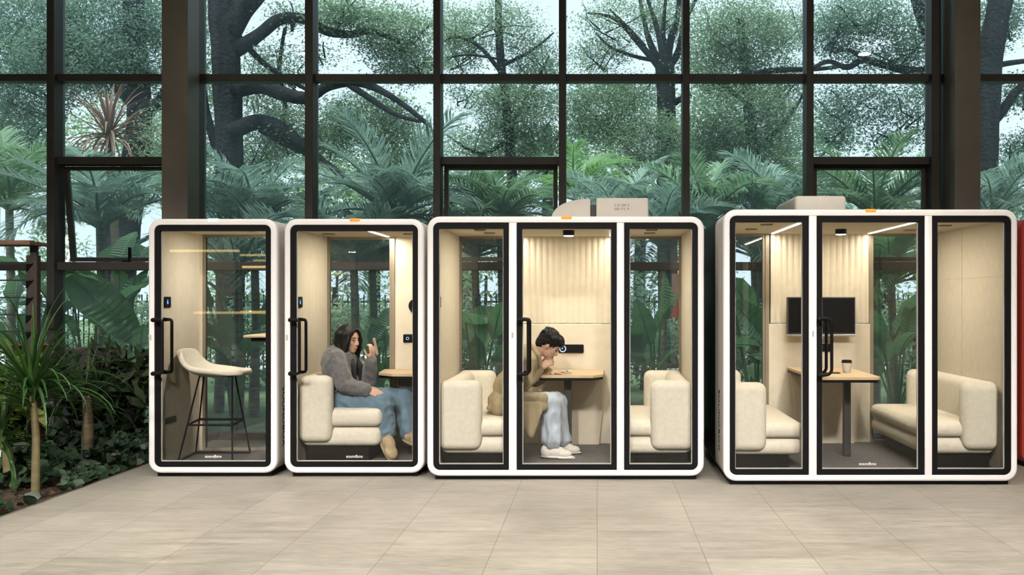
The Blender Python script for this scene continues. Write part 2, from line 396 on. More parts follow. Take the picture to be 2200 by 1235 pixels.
def rear(B, a, b, yb, ceil, kind):
    z0, z1 = .085, ceil
    if kind == 'wall': obj('rear_wall', MB().box(a, b, yb, yb+.05, z0, z1), M_felt, B)
    elif kind == 'post': obj('rear_post', MB().rbox(a, b, yb-.012, yb+.05, z0, z1, .003), M_brown, B)
    elif kind == 'glass':
        G = obj('rear_window', MB().sweep([[(x, y, z) for x, z in rrect(a, b, z0, z1, [.003]*4, i)] for i, y in ((0, yb), (.022, yb), (.022, yb+.05), (0, yb+.05))]), M_brown, B)
        obj('glass', MB().box(a+.018, b-.018, yb+.02, yb+.03, z0+.018, z1-.018), M_bglass, G)
    else:                                           # fluted upper panel, curving in plan, over a plain lower panel
        zs = 1.215; N = 30*8+1; nfl = (b-a)/.057; prof = []
        for i in range(N):
            t = i/(N-1); x = a+(b-a)*t
            prof.append((x, yb+.035-.05*(2*t-1)**2-.012*abs(math.sin(math.pi*t*nfl))))
        pts = prof+[(b, yb+.07), (a, yb+.07)]
        P = obj('fluted_panel', MB().prism(pts, zs, z1, 'z'), M_felt, B)
        P.data.set_sharp_from_angle(angle=1)
        obj('lower_panel', MB().rbox(a-.02, b+.02, yb-.014, yb+.06, z0, zs-.006, .008, 2), M_feltlow if False else M_felt, B)
def strip(B, x, y0, y1, z, power):
    obj('led_strip', MB().box(x-.011, x+.011, y0, y1, z-.006, z+.002), M_led, B)
    lamp('booth_strip_light', (x, (y0+y1)/2, z-.012), power, (1, .90, .74), .02, 'RECTANGLE', y1-y0)
def spot(B, x, y, z, power):
    s = obj('ceiling_spot', MB().cyl((x, y, z-.045), .05, .046), M_black, B, 40); obj('lens', MB().cyl((x, y, z-.049), .043, .005), M_spot, s)
    lamp('booth_spot_light', (x, y, z-.055), power, (1, .88, .70), .085)
def vents(B, pts):
    for x, y, z in pts: obj('ceiling_vent', MB().rbox(x-.05, x+.05, y-.035, y+.035, z-.012, z+.004, .008), M_brown, B)
def panel_left(B, xw, yf):                          # touch display on the left wall
    y = yf+.20; p = obj('touch_panel', MB().rbox(xw, xw+.012, y-.055, y+.055, 1.37, 1.46, .02, 3), M_black, B, 40)
    text_mesh('6', .052, M_blue, Matrix.Translation((xw+.013, y-.012, 1.415)) @ Matrix.Rotation(math.pi/2, 4, 'Z') @ Matrix.Rotation(math.pi/2, 4, 'X'), 'digit', p)
def beacon(B, px, yf, H, m):
    x = X_(px, yf); obj('status_light', MB().rbox(x-.042, x+.042, yf-.003, yf+.05, H-.026, H+.003, .008), m, B, 40)
def side_text(B, x, yc, sgn):
    R = Matrix.Rotation(math.pi/2*sgn, 4, 'Z') @ Matrix.Rotation(math.pi/2, 4, 'X') @ Matrix.Rotation(-math.pi/2, 4, 'Z')
    text_mesh('SOUNDBOX', .088, M_black, Matrix.Translation((x, yc, .47)) @ R, 'side_lettering', B)

Y1, Y2, Y3, Y4 = 7.53, 7.53, 7.40, 7.19
def bx(px, y): return X_(px, y)
# one-person booth
a, b = bx(318, Y1), bx(595, Y1)
B1 = booth('phone_booth', 'unlit narrow glass booth holding a bar stool, beside the planting bed', a, b, Y1, 8.36, 2.09, [(a+.05, b-.05, 'door')], 2.02, False)
rear(B1, a+.06, a+.088, 8.36, 2.02, 'wall'); rear(B1, a+.09, b-.06, 8.36, 2.02, 'glass')
panel_left(B1, a+.06, Y1); beacon(B1, 457, Y1, 2.09, M_teal); side_text(B1, b-.003, 7.70, 1)
x = a+.06; obj('wall_slot', MB().rbox(x, x+.008, Y1+.17, Y1+.36, .405, .455, .015), M_dark, B1)
dl = obj('fill_lamp_disc', MB().cyl((X_(545, 8.05), 8.05, 2.016), .05, .006), M_seal, B1, 40)  # disc added for the fill lamp, not a real fixture
lamp('booth_fill_light', (X_(545, 8.05), 8.05, 2.013), 10, (1, .93, .82), .09)  # added fill lamp to brighten the inside of this booth
# booth with the woman
a, b = bx(610, Y2), bx(911, Y2)
B2 = booth('duo_booth', 'lit narrow glass booth with a woman sitting inside on a cream sofa', a, b, Y2, 8.53, 2.09, [(a+.05, b-.05, 'door')], 2.01)
rear(B2, a+.06, bx(842, 8.53), 8.53, 2.01, 'glass'); rear(B2, bx(842, 8.53), bx(849, 8.53), 8.53, 2.01, 'post'); rear(B2, bx(849, 8.53), b-.06, 8.53, 2.01, 'wall')
panel_left(B2, a+.06, Y2); beacon(B2, 762, Y2, 2.09, M_amber)
strip(B2, -1.905, Y2+.12, 8.48, 2.01, 13); vents(B2, [(bx(706, 8.1), 8.1, 2.01), (bx(880, 8.1), 8.1, 2.01)])
obj('wall_speaker', MB().cyl((X_(893, 8.5), 8.53, Z_(657, 8.5)), .066, -.03, 'y', 28), M_black, B2, 40)
k = obj('socket_panel', MB().rbox(X_(865, 8.5), X_(912, 8.5), 8.515, 8.535, Z_(736, 8.5), Z_(718, 8.5), .008), M_black, B2)
obj('dial', MB().tube([(X_(875, 8.5)+.012*math.cos(t), 8.512, Z_(727, 8.5)+.012*math.sin(t)) for t in [i*math.pi/8 for i in range(17)]], .0025, 6), emit('dial_glow', (.45, .6, 1), 1.0), k)
# booth with the person in a trench coat
a, b = bx(917, Y3), bx(1513, Y3)
P3 = [(a+.05, bx(1093, Y3), 'fix'), (bx(1110, Y3), bx(1325, Y3), 'door'), (bx(1341, Y3), b-.05, 'fix')]
B3 = booth('wide_booth', 'wide three-pane glass booth with a person in a trench coat leaning over its table', a, b, Y3, 8.74, 2.098, P3, 2.03)
fa, fb = bx(1113, 8.72), bx(1316, 8.72)
rear(B3, a+.06, fa-.08, 8.74, 2.03, 'glass'); rear(B3, fa-.08, fa-.012, 8.74, 2.03, 'post'); rear(B3, fa, fb, 8.74, 2.03, 'flute'); rear(B3, fb+.012, fb+.07, 8.74, 2.03, 'post'); rear(B3, fb+.07, b-.06, 8.74, 2.03, 'glass')
panel_left(B3, a+.06, Y3); beacon(B3, 1217, Y3, 2.098, M_amber)
strip(B3, fa+.012, Y3+.12, 8.68, 2.03, 9); strip(B3, fb-.012, Y3+.12, 8.68, 2.03, 9); spot(B3, -.245, 8.0, 2.03, 4)
vents(B3, [(bx(1032, 7.9), 7.9, 2.03), (bx(1052, 8.25), 8.25, 2.03), (bx(1400, 7.9), 7.9, 2.03), (bx(1396, 8.25), 8.25, 2.03)])
k = obj('socket_panel', MB().rbox(X_(1200, 8.7), X_(1254, 8.7), 8.700, 8.725, Z_(758, 8.7), Z_(740, 8.7), .008), M_black, B3)
cx, cz = X_(1209, 8.7), Z_(749, 8.7)
obj('dial', MB().tube([(cx+.028*math.cos(t), 8.697, cz+.028*math.sin(t)) for t in [i*math.pi/10 for i in range(21)]], .0035, 6).box(cx-.002, cx+.002, 8.695, 8.699, cz, cz+.018).box(cx-.012, cx, 8.695, 8.699, cz-.002, cz+.002), emit('clock_glow', (.45, .6, 1), 2), k)
obj('wall_slot', MB().rbox(X_(1226, 8.7), X_(1255, 8.7), 8.712, 8.73, Z_(898, 8.7), Z_(892, 8.7), .005), M_black, B3)
# ventilator on its roof: a box with a pierced mark and a quarter-round snout
vb = obj('roof_ventilator', MB().rbox(X_(1281, 8.0), X_(1393, 8.0), 8.0, 8.5, 2.098, Z_(425, 8.0), .012), M_shell, B3, 40)
sn = []; xa, xb, zt = X_(1183, 8.0), X_(1268, 8.0), Z_(426, 8.0)
for i in range(13):
    t = math.pi/2*i/12; sn.append((xb-(xb-xa)*math.cos(t)**.9, 2.098+(zt-2.098)*math.sin(t)**.8))
obj('snout', MB().prism([(xb, 2.098)]+sn[0:], 8.04, 8.46), M_shell, vb, 30)
obj('duct_gap', MB().box(xb-.002, X_(1282, 8.0), 8.08, 8.42, 2.10, Z_(438, 8.0)), M_dark, vb)
mk = MB(); rnd = random.Random(4)
gx, gz = X_(1320, 8.0), Z_(451, 8.0)
for i in range(11):
    for j in range(5):
        if j != 2 and rnd.random() < .78: mk.box(gx+.0117*i, gx+.0117*i+.008, 7.998, 8.002, gz+.011*j, gz+.011*j+.007)
obj('vent_mark', mk, mat('mark_grey', (.25, .24, .22), .6), vb)
# meeting booth
a, b = bx(1554, Y4), bx(2187, Y4)
P4 = [(a+.05, bx(1738, Y4), 'fix'), (bx(1755, Y4), bx(1987, Y4), 'door'), (bx(2003, Y4), b-.05, 'fix')]
B4 = booth('meeting_booth', 'largest and nearest glass booth with two facing sofas and a wall screen', a, b, Y4, 8.82, 2.133, P4, 2.06)
fa, fb = bx(1656, 8.8), bx(1866, 8.8)
rear(B4, a+.06, fa-.05, 8.82, 2.06, 'glass'); rear(B4, fa-.05, fa-.012, 8.82, 2.06, 'post'); rear(B4, fa, fb, 8.82, 2.06, 'flute'); rear(B4, fb+.005, fb+.03, 8.82, 2.06, 'post'); rear(B4, fb+.03, b-.06, 8.82, 2.06, 'glass')
beacon(B4, 1871, Y4, 2.133, M_amber)
strip(B4, 1.65, Y4+.12, 8.76, 2.06, 10); strip(B4, 2.56, Y4+.12, 8.76, 2.06, 10); spot(B4, 2.16, 8.25, 2.06, 4)
vents(B4, [(X_(1647, 7.7), 7.7, 2.06), (X_(1614, 8.2), 8.2, 2.06), (X_(2030, 7.8), 7.8, 2.06), (X_(1955, 8.3), 8.3, 2.06)])
side_text(B4, a+.003, 7.46, -1)
k = obj('socket_panel', MB().rbox(X_(1755, 8.8), X_(1789, 8.8), 8.78, 8.802, Z_(755, 8.8), Z_(738, 8.8), .008), M_black, B4)
obj('wall_slot', MB().rbox(X_(1755, 8.8), X_(1789, 8.8), 8.79, 8.808, Z_(897, 8.8), Z_(891, 8.8), .005), M_black, B4)
obj('wall_seam', MB().box(b-.062, b-.0595, 8.14, 8.146, .09, 2.06).box(b-.062, b-.0595, 7.3, 8.8, 1.618, 1.622), M_feltlow, B4)
obj('roof_ventilator', MB().rbox(X_(1708, 7.75), X_(1819, 7.75), 7.75, 8.6, 2.13, Z_(420, 7.75), .03), M_shell, B4, 40)
# red booth cut off by the right edge
xr = X_(2187, 8.0); M_red = mat('red_lacquer', (.33, .035, .022), .4, var=.05)
B5 = thing('red_booth', 'dark red rounded booth only just showing at the edge of the picture', 'booth', (xr+.5, 7.95, 0))
obj('shell', MB().sweep(rings(xr, xr+1.1, .03, Z_(468, 7.95), [.1]*4, [(0, 7.97), (.01, 7.95), (.06, 7.95), (.06, 8.8), (0, 8.8)])), M_red, B5, 40)
obj('door', MB().sweep(rings(xr+.06, xr+1.04, .09, Z_(468, 7.95)-.06, [.05]*4, [(0, 7.96), (.04, 7.96), (.04, 8.0), (0, 8.0)])), M_black, B5, 40)
obj('glass', MB().box(xr+.09, xr+1.01, 7.97, 7.98, .12, Z_(468, 7.95)-.09), M_bglass, B5)
obj('rear_wall', MB().box(xr+.05, xr+1.05, 8.74, 8.78, .05, 2.05), M_red, B5)
obj('plinth', MB().box(xr+.06, xr+1.04, 8, 8.75, 0, .04), M_black, B5)
# ------------------------------------------------------------------ furniture in the booths
def soft(x0, x1, y0, y1, z0, z1, r, sag=0, seg=5):
    return MB().rbox(x0, x1, y0, y1, z0, z1, r, seg)
def sofa(label, xw, d, yn, yf, depth, arm, zt, zs, zb, floor=.085, cat='sofa', far_w=None):
    """xw: the wall its back is against, d: +1 opens to +x; yn/yf near and far ends"""
    T = thing('sofa', label, cat, (xw+d*depth/2, (yn+yf)/2, floor), 'cream upholstered booth sofas')
    def X(a, b): return (min(xw+d*a, xw+d*b), max(xw+d*a, xw+d*b))
    zm = (zs+zb)/2-.015
    x0, x1 = X(.02, depth-.01); obj('base_cushion', soft(x0, x1, yn+.05, yf-.01, zb-.03, zm, .06), M_sofa, T, 180)
    x0, x1 = X(.02, depth); obj('seat_cushion', soft(x0, x1, yn+.045, yf-.01, zm, zs, .065), M_sofa, T, 180)
    x0, x1 = X(.012, .17); obj('backrest', soft(x0, x1, yn+.07, yf, zb, zt, .075), M_sofa, T, 180)
    x0, x1 = X(.006, arm); obj('arm_panel', soft(x0, x1, yn, yn+.15, zb+.005, zt, .07), M_sofa, T, 180)
    x0, x1 = X(.006, far_w or arm); obj('arm_panel', soft(x0, x1, yf-.13, yf+.01, zb, zt+.003, .065), M_sofa, T, 180)
    x0, x1 = X(.05, depth-.12); obj('plinth', MB().box(x0, x1, yn+.12, yf-.1, floor, zb-.02), M_black, T)
    return T
S2 = sofa('cream sofa under the woman in the narrow lit booth', -2.474, 1, 7.64, 8.46, .69, .29, .81, .535, .25)
S3 = sofa('cream sofa whose seat carries the trench coat person', -1.294, 1, 7.50, 8.68, .62, .36, .78, .46, .21)
sofa('empty cream sofa across the table from the trench coat person', .791, -1, 7.50, 8.68, .60, .36, .78, .46, .21)
sofa('empty cream sofa nearest the white coffee booth post, left of the wall screen', 1.031, 1, 7.32, 8.75, .62, .31, .78, .46, .23)
sofa('empty cream sofa against the plain panelled wall, right of the cup table', 3.19, -1, 7.34, 8.75, .64, .30, .785, .465, .235)
# S2's near arm has a soft vertical crease
# bar stool
st = thing('bar_stool', 'cream shell bar stool on thin black wire legs in the unlit booth', 'stool', (X_(462, 7.95), 7.95, .085))
def stool():
    cx0, cy0 = X_(398, 7.95), 7.95; L = X_(531, 7.95)-cx0; z0 = Z_(799, 7.95)
    prof = [(.00, .205, .15), (.015, .175, .17), (.05, .10, .195), (.10, .04, .21), (.17, .008, .215), (.26, .0, .215), (.36, .006, .21), (.44, .014, .195), (.50, .017, .16), (.525, .012, .10)]
    vs, fs, m = [], [], 13
    sc = L/.525
    for (x, z, wd) in prof:
        for j in range(m):
            t = -1+2*j/(m-1)
            lift = .045*abs(t)**3*math.sin(math.pi*min(1, x/.42))+.012*abs(t)**3*min(1, x/.2)-.02*abs(t)**4*max(0, 1-x/.05)
            vs.append((cx0+x*sc+.035*(abs(t)**2)*max(0, 1-x/.2), cy0+wd*t, z0+z*1.02+lift))
    for i in range(len(prof)-1):
        for j in range(m-1): fs.append((i*m+j, i*m+j+1, (i+1)*m+j+1, (i+1)*m+j))
    mb = MB().add(vs, fs); o = obj('seat_shell', mb, M_sofa, st, 180)
    md = o.modifiers.new('thick', 'SOLIDIFY'); md.thickness = .045; md.offset = -1
    md = o.modifiers.new('soft', 'SUBSURF'); md.levels = md.render_levels = 2
    zt = z0-.02; zf = .095
    tops = {(-1, -1): (X_(428, 7.8), 7.81), (1, -1): (X_(498, 7.8), 7.81), (-1, 1): (X_(440, 8.1), 8.09), (1, 1): (X_(505, 8.1), 8.09)}
    feet = {(-1, -1): (X_(383, 7.72), 7.72), (1, -1): (X_(497, 7.72), 7.74), (-1, 1): (X_(424, 8.2), 8.17), (1, 1): (X_(540, 8.2), 8.17)}
    ring = []
    for k in tops:
        obj('leg', MB().tube([(*tops[k], zt), (*feet[k], zf)], .0075, 8), M_black, st, 60)
        q = .42; ring.append(Vector((tops[k][0]*q+feet[k][0]*(1-q), tops[k][1]*q+feet[k][1]*(1-q), zt*q+zf*(1-q))))
    a, b, c, d = ring; obj('foot_rail', MB().tube([a, b, d, c, a], .0075, 8), M_black, st, 60)
    f = [Vector((*feet[k], zf)) for k in feet]; obj('floor_rail', MB().tube([f[1], f[0], f[2], f[3]], .0075, 8), M_black, st, 60)
    t = [Vector((*tops[k], zt)) for k in tops]; obj('seat_rail', MB().tube([t[0], t[1], t[3], t[2], t[0]], .0075, 8), M_black, st, 60)
stool()
sh = thing('wall_desk', 'small pale shelf desk jutting from the side wall of the unlit booth', 'desk', (X_(575, 8), 8.0, 1.1))
obj('top', MB().rbox(X_(536, 7.9), bx(595, Y1)-.06, 7.75, 8.3, 1.118, 1.14, .008), M_wood, sh); obj('bracket', MB().rbox(X_(548, 7.9), bx(595, Y1)-.06, 7.8, 8.2, 1.085, 1.118, .006), M_black, sh)

def table(label, pts, z, ped, yb, gus, zfl=.085):
    """pts: top outline (x,y) anticlockwise seen from above; ped: pedestal (x,y,halfwidth); gus: tapered support panel x0,x1"""
    cx = sum(p[0] for p in pts)/len(pts); cy_ = sum(p[1] for p in pts)/len(pts)
    T = thing('booth_table', label, 'table', (cx, cy_, zfl))
    obj('table_top', MB().prism(pts, z-.022, z, 'z'), M_wood, T)
    q = [(cx+(p[0]-cx)*.985, cy_+(p[1]-cy_)*.985) for p in pts]
    obj('edge_band', MB().prism(q, z-.045, z-.022, 'z'), M_black, T)
    if ped: obj('pedestal', MB().rbox(ped[0]-ped[2], ped[0]+ped[2], ped[1]-.03, ped[1]+.03, zfl, z-.04, .008), M_dark, T)
    if gus:
        x0, x1, s = gus; mb = MB()
        mb.loft([[(x0, yb-.07, z-.046), (x1, yb-.07, z-.046), (x1, yb, z-.046), (x0, yb, z-.046)], [(x0+s, yb-.045, zfl+.002), (x1-s, yb-.045, zfl+.002), (x1-s, yb, zfl+.002), (x0+s, yb, zfl+.002)]])
        obj('support_panel', mb, M_feltlow, T)
    return T
# booth with the woman: slab on a folded dark support
yb = 8.53
t2 = table('pale wood table with a dark folded support beside the seated woman', [(X_(842, 7.98), 7.98), (-1.48, 7.95), (-1.48, 8.52), (X_(826, 8.52), 8.52), (X_(812, 8.1), 8.12)], .80, None, yb, None)
obj('support', MB().loft([[(X_(858, 8.2), 8.12, .756), (-1.47, 8.12, .756), (-1.47, 8.18, .756), (X_(858, 8.2), 8.18, .756)], [(X_(888, 8.2), 8.12, .12), (-1.47, 8.12, .12), (-1.47, 8.18, .12), (X_(888, 8.2), 8.18, .12)]]), M_dark, t2)
table('pale wood table on a square grey post under the leaning person', [(X_(1158, 8.03), 8.03), (X_(1274, 8.03), 8.03), (X_(1296, 8.15), 8.16), (X_(1298, 8.7), 8.71), (X_(1160, 8.7), 8.71)], .782, (X_(1220, 8.25), 8.25, .034), 8.72, (X_(1140, 8.6), X_(1303, 8.6), .07))
table('pale wood table with a paper cup below the wall screen', [(1.79, 7.62), (2.30, 7.62), (2.335, 7.68), (2.36, 8.78), (1.79, 8.78)], .80, (X_(1819, 8.05), 8.05, .031), 8.80, (X_(1700, 8.7), X_(1862, 8.7), .10))
# wall screen, cup, papers
tv = thing('wall_screen', 'black flat television screen with silver lower edge on the fluted panel', 'television', (X_(1765, 8.66), 8.66, Z_(720, 8.66)))
x0, x1, z0, z1 = X_(1692, 8.66), X_(1838, 8.66), Z_(718, 8.66), Z_(638, 8.66)
obj('housing', MB().rbox(x0, x1, 8.66, 8.72, z0, z1, .006), M_dark, tv); obj('screen', MB().box(x0+.012, x1-.012, 8.656, 8.662, z0+.014, z1-.012), M_screen, tv)
obj('lower_bezel', MB().rbox(x0, x1, 8.652, 8.72, z0-.018, z0, .004), mat('silver_bezel', (.55, .53, .5), .3, .7), tv)
obj('wall_mount', MB().box((x0+x1)/2-.2, (x0+x1)/2+.2, 8.72, 8.79, z0+.1, z1-.1), M_black, tv)
cx, cyy = X_(1819, 8.1), 8.1
cup = thing('paper_cup', 'white paper coffee cup with a black lid on the meeting table', 'cup', (cx, cyy, .80))
obj('body', MB().tube([(cx, cyy, .801), (cx, cyy, .803), (cx, cyy, .892)], [.030, .032, .042], 20), mat('cup_paper', (.78, .72, .62), .7), cup, 40)
obj('lid', MB().tube([(cx, cyy, .888), (cx, cyy, .895), (cx, cyy, .897), (cx, cyy, .910), (cx, cyy, .912)], [.046, .046, .043, .041, .036], 20), M_black, cup, 40)
tag(obj('phone', MB().rbox(X_(1768, 7.95), X_(1808, 7.95), 7.98, 8.05, .801, .809, .003), M_black), 'black phone lying on the table beside the paper cup', 'phone')
tag(obj('tablet', MB().rbox(X_(1172, 8.2), X_(1212, 8.2), 8.12, 8.34, .783, .791, .003), M_dark), 'thin dark tablet lying flat on the table before the leaning person', 'tablet')
mb = MB(); rnd = random.Random(3)
for i in range(4):
    a = rnd.random()*3; c = Vector((X_(1207+5*i, 8.2), 8.18+.03*i, .786+.004*i)); R = Matrix.Rotation(a, 3, 'Z')
    q = [(-.035, -.025, 0), (.035, -.025, .006), (.035, .025, 0), (-.035, .025, .01)]; vs = [c+R @ Vector(p) for p in q]
    mb.add(vs+[v+Vector((0, 0, .003)) for v in vs], [(0, 1, 2, 3), (4, 7, 6, 5), (0, 4, 5, 1), (1, 5, 6, 2), (2, 6, 7, 3), (3, 7, 4, 0)])
tag(obj('paper_tissue', mb, mat('tissue', (.75, .70, .60), .9)), 'crumpled pale paper tissue on the table near the leaning person', 'tissue')

# ------------------------------------------------------------------ people
def basis(f, u):                                    # columns: forward, left, up
    f = Vector(f).normalized(); l = Vector(u).cross(f).normalized(); u = f.cross(l)
    return Matrix((f, l, u)).transposed()
class Body:
    def __init__(s): s.m = MB()
    def ell(s, c, r, R=None, u=16, v=10): s.m.ball(c, r, R, u, v); return s
    def chain(s, pts, r, flat=None, R=None):
        pts = [Vector(p) for p in pts]
        for i in range(len(pts)-1):
            a, b = pts[i], pts[i+1]; L = (b-a).length; k = max(2, int(L/(.35*min(r[i], r[i+1])))+1)
            for j in range(k+1):
                t = j/k; q = r[i]*(1-t)+r[i+1]*t
                s.m.ball(a.lerp(b, t), q if flat is None else (q*flat[0], q*flat[1], q*flat[2]), R, 10, 7)
        return s
    def bake(s, name, mat, parent, vox=.008, smooth=6, folds=0, ffreq=14, fstretch=(1, 1, 1), seed=0):
        me = bpy.data.meshes.new('t'); me.from_pydata(s.m.v, [], s.m.f)
        o = bpy.data.objects.new('t', me); COL.objects.link(o)
        r = o.modifiers.new('r', 'REMESH'); r.mode = 'VOXEL'; r.voxel_size = vox
        if smooth: q = o.modifiers.new('s', 'SMOOTH'); q.factor = .5; q.iterations = smooth
        bpy.context.view_layer.update()
        dg = bpy.context.evaluated_depsgraph_get(); out = bpy.data.meshes.new_from_object(o.evaluated_get(dg))
        bpy.data.objects.remove(o)
        if folds:
            ns = [v.normal.copy() for v in out.vertices]
            for v, nn in zip(out.vertices, ns):
                p = Vector((v.co.x*fstretch[0], v.co.y*fstretch[1], v.co.z*fstretch[2]))*ffreq+Vector((seed, 0, 0))
                h = noise.noise(p); h = 1-abs(h)*2.2                     # ridged folds
                v.co += nn*(folds*h)
        out.name = name; p = wpos(parent); out.transform(Matrix.Translation(-p))
        return link(name, out, mat, parent, 180)
def head(B, c, R, k=1.0):                            # c: centre of the skull, R: forward/left/up
    P = lambda f, l, u: Vector(c)+R @ Vector((f*k, l*k, u*k))
    B.ell(P(-.008, 0, .018), (.094*k, .075*k, .092*k), R); B.ell(P(.030, 0, -.045), (.058*k, .056*k, .066*k), R)
    B.ell(P(.052, 0, -.090), (.030*k, .030*k, .024*k), R); B.ell(P(.066, 0, .022), (.020*k, .050*k, .016*k), R)
    for s in (-1, 1):
        B.ell(P(.055, .036*s, -.026), (.024*k, .022*k, .022*k), R); B.ell(P(-.004, .076*s, -.012), (.016*k, .008*k, .030*k), R)
        B.ell(P(.084, .010*s, -.036), (.010*k, .009*k, .008*k), R)
    for i in range(7):
        t = i/6; B.ell(P(.080+.018*t, 0, .012-.044*t), ((.009+.003*t)*k,)*3, None, 8, 6)
    B.ell(P(.081, 0, -.063), (.012*k, .021*k, .0065*k), R); B.ell(P(.078, 0, -.074), (.012*k, .018*k, .0075*k), R)
def face(T, c, R, k, m_eye, m_lip, m_brow):
    P = lambda f, l, u: Vector(c)+R @ Vector((f*k, l*k, u*k))
    for s in (-1, 1):
        e = MB().ball(P(.076, .031*s, -.002), (.008*k, .013*k, .0055*k), R); obj('eye', e, m_eye, T, 180)
        obj('eyebrow', MB().tube([P(.083, .014*s, .018), P(.082, .030*s, .024), P(.072, .046*s, .019)], [.0028*k, .0034*k, .002*k], 6), m_brow, T, 180)
    obj('lips', MB().ball(P(.086, 0, -.068), (.009*k, .018*k, .0065*k), R), m_lip, T, 180)
def hand(B, wr, d, nrm, k=1.0, curl=.35, spread=.0, thumb=1):
    """wr: wrist, d: direction of the fingers, nrm: out of the back of the hand; thumb: side"""
    d = Vector(d).normalized(); s = Vector(nrm).cross(d).normalized(); nrm = d.cross(s)
    wr = Vector(wr); R = Matrix((d, s, nrm)).transposed()
    B.ell(wr+d*.045*k, (.050*k, .038*k, .015*k), R); B.ell(wr+d*.01*k, (.03*k, .026*k, .018*k), R)
    for i, (o, L) in enumerate(((-.030, .062), (-.010, .076), (.010, .082), (.030, .074))):
        o *= thumb; p = wr+d*(.082 if i else .074)*k+s*o*k; q = d.copy(); pts = [wr+d*.05*k+s*o*.8*k, p]
        q = (d+s*spread*o*10).normalized()
        for j, f in enumerate((.45, .32, .23)):
            ang = curl*(1+.6*j); ax = s
            q = (Matrix.Rotation(ang, 3, ax) @ q); p = p+q*L*f*k; pts.append(p)
        B.chain(pts, [.0095*k, .0095*k, .0088*k, .008*k, .0068*k])
    b0 = wr+d*.022*k+s*.026*thumb*k-nrm*.006*k; q = (d*.62+s*.78*thumb-nrm*.35).normalized(); p1 = b0+q*.036*k
    q2 = (d*.92+s*.25*thumb-nrm*.45).normalized(); p2 = p1+q2*.03*k; B.chain([b0, p1, p2, p2+q2*.022*k], [.0135*k, .011*k, .0098*k, .0075*k])

def skinmat(name, c):
    m, nt, b, _ = new_mat(name); b.inputs['Base Color'].default_value = (*c, 1); b.inputs['Roughness'].default_value = .5
    b.inputs['Subsurface Weight'].default_value = .15; b.inputs['Subsurface Radius'].default_value = (.02, .008, .004); return m
M_skin = skinmat('skin', (.62, .38, .27)); M_eye = mat('dark_eye', (.02, .015, .012), .2); M_lip = mat('lips', (.42, .14, .12), .5); M_hair = mat('black_hair', (.006, .0055, .006), .5, var=.5, scale=60, stretch=(3, 3, .4), bump=.4, bscale=160, spec=.22)
M_wool = mat('grey_wool', (.15, .145, .146), .95, var=.22, scale=45, bump=.6, bscale=240, sheen=.3)
M_knit = mat('beige_knit', (.50, .40, .33), .95)
M_denim = mat('blue_denim', (.115, .185, .245), .85, var=.24, scale=9, bump=.3, bscale=300)
M_pale = mat('washed_pale_denim', (.46, .52, .59), .85, var=.16, scale=9, bump=.3, bscale=300)
M_trench = mat('khaki_trench_cloth', (.34, .275, .165), .85, var=.08, scale=7)
M_shoe = mat('beige_suede', (.42, .32, .19), .9, var=.15, scale=25, bump=.4); M_sole = mat('tan_sole', (.30, .225, .13), .7); M_wshoe = mat('white_trainer', (.68, .63, .56), .7, var=.06)

